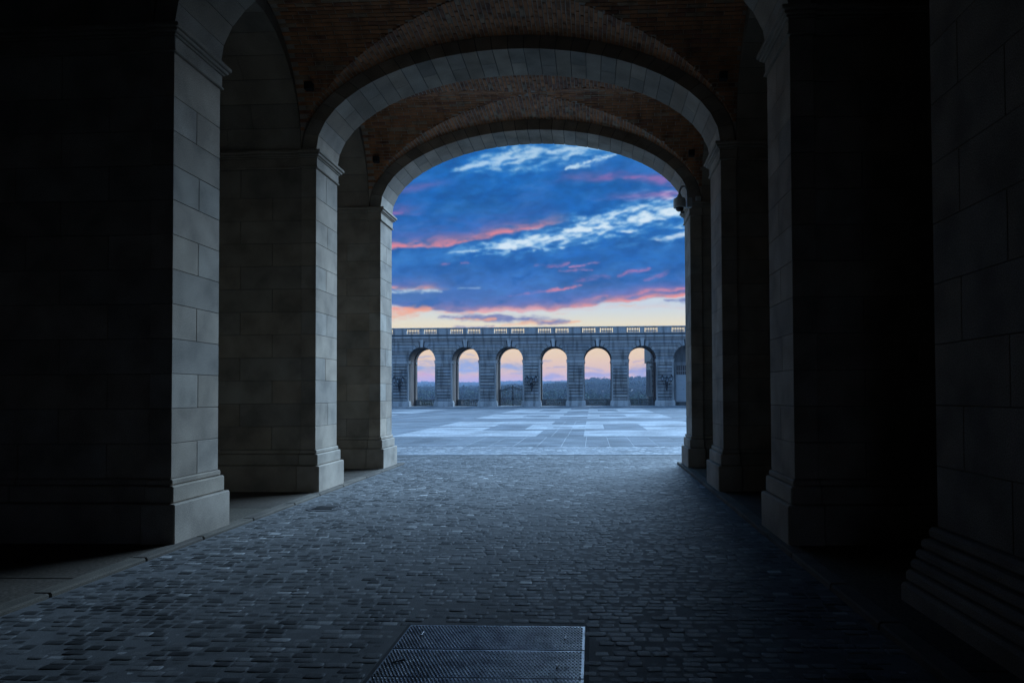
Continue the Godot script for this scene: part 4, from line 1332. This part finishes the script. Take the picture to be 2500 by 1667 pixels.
func bracket_lamp(x: float, label: String) -> void:
	var t := thing("bracket_lamp", label, "lamp", "bracket lamps on the arcade piers", P(x, 1.95, ARC_D - 0.04))
	var ink := Color(0.018, 0.018, 0.02)
	var br := MB.new()
	br.lathe(P(0, 0, -0.1), [Vector2(0.0, -0.1), Vector2(0.05, 0.05), Vector2(0.1, 0.3), Vector2(0.07, 0.5), Vector2(0.16, 0.75), Vector2(0.17, 1.0), Vector2(0.1, 1.2), Vector2(0.15, 1.35), Vector2(0.06, 1.5), Vector2(0.1, 1.6), Vector2(0.0, 1.78)], 10, ink)
	br.box(-0.14, 0.14, 0.3, 1.4, -0.06, 0.06, 0.02, ink)
	put(br, "stem", mats.iron, t)
	for s in [-1.0, 0.0, 1.0]:
		var arm := MB.new()
		var pts := []
		var out := 0.62 if s == 0.0 else 0.3
		for j in 11:
			var f := j / 10.0
			pts.append(P(s * 0.56 * f, 0.85 - 0.26 * sin(f * PI) + 0.34 * f, -0.12 - out * f))
		arm.path(pts, 0.03, 6, ink)
		var curl := []
		for j in 15:
			var a := j / 14.0 * TAU * 1.1
			var r := 0.17 * (1.0 - 0.6 * j / 14.0)
			curl.append(P(s * (0.3 + r * cos(a)) + (r * cos(a) * 0.4 if s == 0.0 else 0.0), 0.72 + r * sin(a) * 0.8, -0.12 - out * 0.45))
		arm.path(curl, 0.022, 5, ink)
		put(arm, "arm", mats.iron, t)
		var at := P(s * 0.56, 1.19 if s != 0.0 else 1.0, -0.12 - out)
		var lan := MB.new()
		lan.lathe(at, [Vector2(0.02, -0.04), Vector2(0.12, 0.0), Vector2(0.13, 0.03)], 6, ink)
		lan.lathe(at, [Vector2(0.24, 0.46), Vector2(0.22, 0.52), Vector2(0.1, 0.64), Vector2(0.05, 0.68), Vector2(0.06, 0.72), Vector2(0.0, 0.82)], 6, ink)
		for j in 6:
			var a := TAU * j / 6
			lan.bar(at + Vector3(cos(a) * 0.125, 0.02, sin(a) * 0.125), at + Vector3(cos(a) * 0.23, 0.47, sin(a) * 0.23), 0.012, 0.012, 4, ink)
		var lantern := put(lan, "lantern", mats.iron, t)
		var pane := MB.new()
		pane.lathe(at, [Vector2(0.12, 0.03), Vector2(0.22, 0.46)], 6, Color(1, 1, 1))
		put(pane, "pane", mats.glass, lantern)

# the ornate end of a palace wing seen through the right arch
func build_wing() -> void:
	var t := thing("palace_wing", "ornate corner of a palace wing with fluted pilaster behind the right arch", "building", "", P(0, 0, 96.0))
	var m: Material = mats.granite_far
	var base := FAR_STONE * 1.05
	block_l(t, "wall", m, 8.55, 30.0, -2.0, 6.3, 0.15, 12.0, 0.02, base)
	block_l(t, "wall", m, 8.3, 30.0, 6.3, 9.0, 0.3, 12.0, 0.02, base)
	# dark rustication on the upper wall
	for k in 6:
		block_l(t, "quoin", m, 8.2 + (0.0 if k % 2 else 0.12), 9.6, 6.35 + k * 0.42, 6.72 + k * 0.42, 0.1, 0.6, 0.03, tone(base, 0.1))
	# capital of the pilaster
	for e in [[5.95, 6.12, 0.62], [5.8, 5.95, 0.45], [5.3, 5.8, 0.3]]:
		block_l(t, "capital", m, 8.4 - e[2], 9.4 + e[2], e[0], e[1], -0.5 - e[2] * 0.4, 0.4, 0.04, base * 0.85)
	for k in 4:
		var vol := MB.new()
		vol.lathe(P(8.15 + k * 0.42, 5.35, -0.62), [Vector2(0.03, -0.2), Vector2(0.15, -0.02), Vector2(0.17, 0.15), Vector2(0.08, 0.3)], 8, base)
		put(vol, "capital_leaf", m, t)
	# fluted shaft
	block_l(t, "pilaster", m, 8.25, 9.5, 1.3, 5.3, -0.35, 0.2, 0.02, base * 1.05)
	for k in 5:
		block_l(t, "fillet", m, 8.28 + k * 0.245, 8.40 + k * 0.245, 1.4, 5.25, -0.47, -0.34, 0.03, base * 1.15)
		for j in 5:
			block_l(t, "flute_bead", m, 8.42 + k * 0.245, 8.50 + k * 0.245, 1.8 + j * 0.7, 2.0 + j * 0.7, -0.4, -0.34, 0.01, Color(0.06, 0.07, 0.08))
	block_l(t, "pilaster_return", m, 7.62, 8.2, 1.3, 4.9, -0.1, 0.4, 0.02, Color(0.5, 0.52, 0.55))
	# console brackets and base
	block_l(t, "base_moulding", m, 7.6, 9.6, 1.1, 1.3, -0.6, 0.4, 0.04, base * 1.1)
	for k in 3:
		var con := MB.new()
		con.lathe(P(8.1 + k * 0.5, -0.3, -0.35), [Vector2(0.16, 0.0), Vector2(0.12, 0.2), Vector2(0.2, 0.5), Vector2(0.1, 0.8), Vector2(0.22, 1.05), Vector2(0.24, 1.4)], 10, tone(base * 0.8, 0.1))
		put(con, "console", m, t)
	for k in 2:
		block_l(t, "window_strip", mats.paint, 7.75 + k * 0.3, 7.93 + k * 0.3, -0.4, 0.75, -0.3, -0.1, 0.0, Color(0.75, 0.8, 0.85))
	block_l(t, "plinth", m, 8.2, 30.0, -2.0, -0.2, -0.5, 0.5, 0.03, base * 0.8)

# ------------------------------------------------------------------ camera and fittings at the right pier

func build_fittings() -> void:
	var grey := Color(0.55, 0.56, 0.54)
	var t := thing("security_camera", "grey security camera hanging from a gooseneck at the right impost", "camera", "", P(1.88, 5.52, 14.5))
	var body := MB.new()
	body.lathe(Vector3.ZERO, [Vector2(0.0, 0.0), Vector2(0.125, 0.0), Vector2(0.13, 0.012), Vector2(0.13, 0.165), Vector2(0.118, 0.19), Vector2(0.055, 0.225), Vector2(0.035, 0.29), Vector2(0.0, 0.29)], 20, grey)
	put(body, "housing", mats.paint, t)
	var dome := MB.new()
	dome.lathe(Vector3.ZERO, [Vector2(0.0, -0.085), Vector2(0.045, -0.075), Vector2(0.075, -0.05), Vector2(0.09, -0.01), Vector2(0.09, 0.0)], 16, Color(0.05, 0.05, 0.06))
	put(dome, "dome", mats.dark_dome, t)
	var neck := MB.new()
	var pts := []
	for j in 13:
		var a := PI * j / 12
		pts.append(Vector3(0.085 - 0.085 * cos(a), 0.30 + 0.16 * sin(a), -0.02 * j / 12.0))
	pts.append(Vector3(0.19, 0.1, -0.03))
	neck.path(pts, 0.022, 8, grey * 0.8)
	put(neck, "gooseneck", mats.paint, t)
	block_l(t, "wall_plate", mats.paint, 0.15, 0.26, 0.0, 0.2, -0.06, 0.06, 0.01, grey * 0.8)
	block_l(t, "connector", mats.paint, 0.02, 0.1, -0.13, -0.07, -0.03, 0.04, 0.01, grey * 0.6)
	var j2 := thing("junction_box", "small pale junction box on the right impost beside the camera", "box", "", P(2.30, 5.69, 14.66))
	block_l(j2, "case", mats.paint, -0.055, 0.055, 0.0, 0.11, -0.04, 0.04, 0.006, Color(0.5, 0.5, 0.47))
	block_l(j2, "lid", mats.paint, -0.05, 0.05, 0.006, 0.104, -0.05, -0.04, 0.004, Color(0.48, 0.48, 0.45))

# ------------------------------------------------------------------ the land beyond

var land_noise := FastNoiseLite.new()

func land(x: float, d: float) -> float:
	var y := curve(d, [[-5000, -4.0], [94, -0.6], [105, -9.0], [150, -20.0], [380, -20.0], [620, -5.0], [1000, 4.0], [1400, 8.0], [2000, 15.0], [2900, 42.0], [3400, 46.0], [4600, 30.0]])
	var far := smoothstep(350.0, 1200.0, d)
	y += far * (land_noise.get_noise_2d(x * 0.7, d) * 9.0)
	# a nearer wooded ridge to the right
	y += 13.0 * exp(-pow((d - 1250.0) / 240.0, 2.0)) * smoothstep(-160.0, 40.0, x)
	return y

func crown_mesh(seed_: int, lumps: int, quads: int) -> ArrayMesh:
	# many small leaf clumps spread through a lumpy volume
	var r := RandomNumberGenerator.new()
	r.seed = seed_
	var mb := MB.new()
	var cs := []
	for k in lumps:
		cs.append([Vector3(r.randf_range(-0.5, 0.5), r.randf_range(-0.3, 0.45), r.randf_range(-0.5, 0.5)), r.randf_range(0.26, 0.46)])
	for k in quads:
		var e: Array = cs[k % lumps]
		var dir := Vector3(r.randfn(), r.randfn() * 0.9 + 0.15, r.randfn()).normalized()
		var p: Vector3 = e[0] + dir * e[1] * r.randf_range(0.65, 1.05)
		var u := Vector3(r.randfn(), r.randfn(), r.randfn()).cross(dir).normalized()
		var w := (dir + Vector3(r.randfn(), r.randfn(), r.randfn()) * 0.4).cross(u).normalized()
		var s: float = r.randf_range(0.5, 1.1) * 0.9 * e[1] / sqrt(float(quads) / lumps) * 1.9
		var v := r.randf_range(0.85, 1.15)
		mb.quad(p + u * s, p + w * s, p - u * s, p - w * s, dir, Color(v, v, v))
	return mb.mesh()

func build_land() -> void:
	land_noise.seed = 31
	land_noise.frequency = 0.003
	land_noise.fractal_octaves = 4
	var mb := MB.new()
	var ds := [-1500, -200, 60, 92, 96, 102, 110, 125, 150, 200, 280, 380, 440, 500, 560, 620, 690, 760, 840, 920, 1000, 1060, 1120, 1180, 1240, 1300, 1360, 1420, 1500, 1600, 1750, 1900, 2100, 2300, 2500, 2700, 2900, 3100, 3300, 3500]
	var xs := [-2500, -1500]
	for k in 75: xs.append(-1100 + k * 24)
	for k in [900, 1500, 2500]: xs.append(k)
	for i in xs.size() - 1:
		for j in ds.size() - 1:
			var c := []
			for e in [[0, 0], [1, 0], [1, 1], [0, 1]]:
				c.append(P(xs[i + e[0]], land(xs[i + e[0]], ds[j + e[1]]), ds[j + e[1]]))
			var dry := clampf(land_noise.get_noise_2d(xs[i] * 1.3 + 500.0, ds[j] * 1.3) * 2.0, 0.0, 1.0)
			var col := Color(0.045, 0.06, 0.03).lerp(Color(0.16, 0.12, 0.075), dry)
			if ds[j] > 560 and ds[j] < 1000 and xs[i] > 0 and xs[i] < 200: col = Color(0.17, 0.12, 0.09)
			mb.quad(c[0], c[1], c[2], c[3], Vector3.UP, col)
	var g := put(mb, "ground", mats.soil, self)
	tag(g, "rolling ground falling away beyond the arcade to far hills", "", "", "structure")
	# woods on the hills
	var shapes := [crown_mesh(1, 6, 150), crown_mesh(2, 5, 130), crown_mesh(3, 7, 170)]
	var where := [[], [], []]
	var cols := [[], [], []]
	var made := 0
	for tries in 60000:
		var d := 420.0 + pow(rng.randf(), 0.75) * 2950.0
		var x := d * rng.randf_range(-0.34, 0.17)
		var clump := land_noise.get_noise_2d(x * 2.0 + 90.0, d * 2.0)
		var field := d > 580 and d < 930 and x > -10 and x < 170
		if rng.randf() > smoothstep(-0.35, 0.15, clump) or (field and rng.randf() < 0.85):
			continue
		var s := rng.randf_range(5.0, 10.0) * (1.0 + 0.35 * smoothstep(1200.0, 3000.0, d))
		var b := Basis(Vector3.UP, rng.randf() * TAU).scaled(Vector3(s, s * rng.randf_range(0.75, 1.1), s))
		var k := made % 3
		where[k].append(Transform3D(b, P(x, land(x, d) + s * 0.3, d)))
		var v := rng.randf_range(0.75, 1.25) * (1.0 + 0.7 * land_noise.get_noise_2d(x * 1.2 - 300.0, d * 0.8))
		cols[k].append(Color(0.036 * v, 0.058 * v, 0.032 * v))
		made += 1
	for k in 3:
		var o := multi(shapes[k], where[k], cols[k], "hill_woods", mats.leaf, self)
		tag(o, ["dark woods spread over the hills beyond the arcade", "darker round trees among the hill woods", "broad bushy trees among the hill woods"][k], "woods")
	# trees just below the terrace, their tops above the balustrades
	var leafm := crown_mesh(8, 9, 1500)
	for e in [[-28.6, 118.0, 0.5, 4.6, "dark tree top rising behind the balustrade of the leftmost arch"], [-30.6, 122.0, -0.4, 3.6, "smaller dark tree left of the tallest tree in the leftmost arch"], [-19.4, 117.0, -0.3, 4.2, "tree top low behind the balustrade of the second arch"], [-22.6, 121.0, -0.9, 3.4, "lower left bush top behind the second arch"], [3.2, 116.0, -1.2, 3.6, "dark tree top just above the balustrade in the middle right arch"]]:
		var y0 := land(e[0], e[1])
		var t := thing("tree", e[4], "tree", "", P(e[0], y0, e[1]))
		var top: float = e[2] + 0.2 - y0
		var tr := MB.new()
		tr.bar(Vector3(0, -0.5, 0), Vector3(0.1, top - e[3] * 1.2, 0), 0.32, 0.16, 8, Color(0.06, 0.05, 0.04))
		for j in 5:
			var a := TAU * j / 5 + 0.4
			tr.bar(Vector3(0.1, top - e[3] * 1.3, 0), Vector3(cos(a) * e[3] * 0.4, top - e[3] * 0.6 + 0.2 * j, sin(a) * e[3] * 0.4), 0.12, 0.03, 6, Color(0.06, 0.05, 0.04))
		put(tr, "trunk", mats.soil, t)
		var lf: StandardMaterial3D = mats.leaf.duplicate()
		lf.albedo_color = Color(0.045, 0.07, 0.03).linear_to_srgb()
		var cr := put_mesh(leafm, "crown", lf, t)
		cr.transform = Transform3D(Basis(Vector3.UP, e[0]).scaled(Vector3(e[3], e[3] * 0.95, e[3])), Vector3(0, top - e[3] * 0.72, 0))
	# lone pines on the skyline
	var pine := crown_mesh(14, 5, 260)
	for e in [[66.0, 14.0, "small round pine left of the tallest pine on the right skyline"], [92.0, 20.0, "tallest of the pines on the skyline in the fifth arch"], [118.0, 15.0, "pine right of the tallest one on the skyline"], [141.0, 12.0, "low pine at the right end of the skyline row"], [-312.0, 13.0, "lone tree on the skyline in the second arch"]]:
		var y0 := land(e[0], 2950.0)
		var t := thing("pine_tree", e[2], "tree", "", P(e[0], y0, 2950.0))
		var tr := MB.new()
		tr.bar(Vector3(0, -2, 0), Vector3(0, e[1] * 0.7, 0), 0.7, 0.4, 6, Color(0.05, 0.04, 0.03))
		put(tr, "trunk", mats.soil, t)
		var lf: StandardMaterial3D = mats.leaf
		var cm := put_mesh(pine, "crown", lf, t)
		var cr2: float = e[1] * 0.62
		cm.transform = Transform3D(Basis(Vector3.UP, e[0]).scaled(Vector3(cr2, cr2 * 0.8, cr2)), Vector3(0, e[1] * 0.85, 0))
		var lf2: StandardMaterial3D = mats.leaf.duplicate()
		lf2.albedo_color = Color(0.03, 0.045, 0.025).linear_to_srgb()
		cm.material_override = lf2
	# masts and pale houses far off
	for k in 9:
		var x := -745.0 + k * 17.0 + rng.randf_range(-5, 5)
		var t := thing("mast", "thin mast on the far skyline seen through the leftmost arch", "mast", "masts on the far skyline", P(x, land(x, 3000.0), 3000.0))
		var mb2 := MB.new()
		var h := rng.randf_range(13.0, 26.0)
		mb2.bar(Vector3(0, -1, 0), Vector3(0, h, 0), 0.55, 0.35, 5, Color(0.12, 0.12, 0.13))
		put(mb2, "pole", mats.iron, t)
		var ca := MB.new()
		ca.box(-1.6, 1.6, h * 0.85, h * 0.85 + 0.5, -0.3, 0.3, 0.0, Color(0.12, 0.12, 0.13))
		put(ca, "crossarm", mats.iron, t)
	var hs := [[-560.0, 2500.0, "pale house at the far left below the skyline masts"], [-515.0, 2480.0, "second pale house right of the leftmost hillside house"], [-395.0, 2450.0, "small pale house on the hillside in the second arch"], [-330.0, 2400.0, "pale house below the lone tree of the second arch"], [52.0, 1500.0, "small white house on the hill in the fifth arch"], [84.0, 1480.0, "low white house right of the other in the fifth arch"]]
	for e in hs:
		var y0 := land(e[0], e[1])
		var t := thing("house", e[2], "house", "", P(e[0], y0, e[1]))
		block_l(t, "wall", mats.paint, -7.0, 7.0, -2.0, 9.0, -4.0, 4.0, 0.0, Color(0.6, 0.58, 0.55))
		var rf := MB.new()
		for s in [-1.0, 1.0]:
			rf.quad(P(-7.5, 9.0, s * 4.4), P(7.5, 9.0, s * 4.4), P(7.5, 12.0, 0), P(-7.5, 12.0, 0), Vector3(0, 1, -s), Color(0.25, 0.12, 0.08))
			rf.tri(P(s * 7.0, 9.0, -4.0), P(s * 7.0, 9.0, 4.0), P(s * 7.0, 11.8, 0), Vector3(s, 0, 0), Color(0.6, 0.58, 0.55))
		put(rf, "roof", mats.paint, t)
		for j in 3:
			block_l(t, "window", mats.dark_dome, -5.5 + j * 4.2, -4.0 + j * 4.2, 4.0, 6.5, -4.08, -3.95, 0.0, Color(0.03, 0.04, 0.05))

# ------------------------------------------------------------------

func _ready() -> void:
	rng.seed = 4711
	# camera: a level 24 mm view with a shifted lens
	var cam := Camera3D.new()
	cam.name = "camera"
	add_child(cam)
	var r := Vector3(0.99910, -0.00480, -0.04216).normalized()
	var f := Vector3(-0.04214, 0.02147, -0.99888).normalized()
	var u := r.cross(f).normalized()
	cam.transform = Transform3D(Basis(r, u, -f), Vector3(0, 1.6, 0))
	cam.projection = Camera3D.PROJECTION_FRUSTUM
	cam.keep_aspect = Camera3D.KEEP_HEIGHT
	cam.near = 0.05
	cam.far = 9000.0
	cam.size = 2.0 * 0.05 * 833.5 / 1672.74
	cam.frustum_offset = Vector2(-124.32, 91.62) / 1672.74 * 0.05
	cam.current = true
	# evening sky, and the soft light of its bright part beyond the arcade
	var env := Environment.new()
	env.background_mode = Environment.BG_SKY
	env.sky = make_sky()
	env.background_energy_multiplier = 1.0
	env.tonemap_mode = Environment.TONE_MAPPER_LINEAR
	env.tonemap_exposure = EXPOSURE
	env.sdfgi_enabled = true
	env.ssao_enabled = true
	env.ssil_enabled = true
	env.fog_enabled = true
	env.fog_light_color = Color(0.70, 0.78, 0.90)
	env.fog_density = 0.00024
	var we := WorldEnvironment.new()
	we.name = "environment"
	we.environment = env
	add_child(we)
	var sun := DirectionalLight3D.new()
	sun.name = "evening_light"
	sun.light_color = Color(0.70, 0.85, 1.0)
	sun.light_energy = 1.5
	sun.light_angular_distance = 48.0
	sun.shadow_enabled = true
	add_child(sun)
	var az := deg_to_rad(30.0)
	var el := deg_to_rad(29.0)
	sun.look_at_from_position(Vector3(sin(az) * cos(el), sin(el), -cos(az) * cos(el)) * 50.0, Vector3.ZERO)
	make_materials()
	build_land()
	build_courtyard()
	build_arcade()
	build_passage()
	build_passage_floor()
	build_arch_fillings()
	build_wing()
	build_fittings()
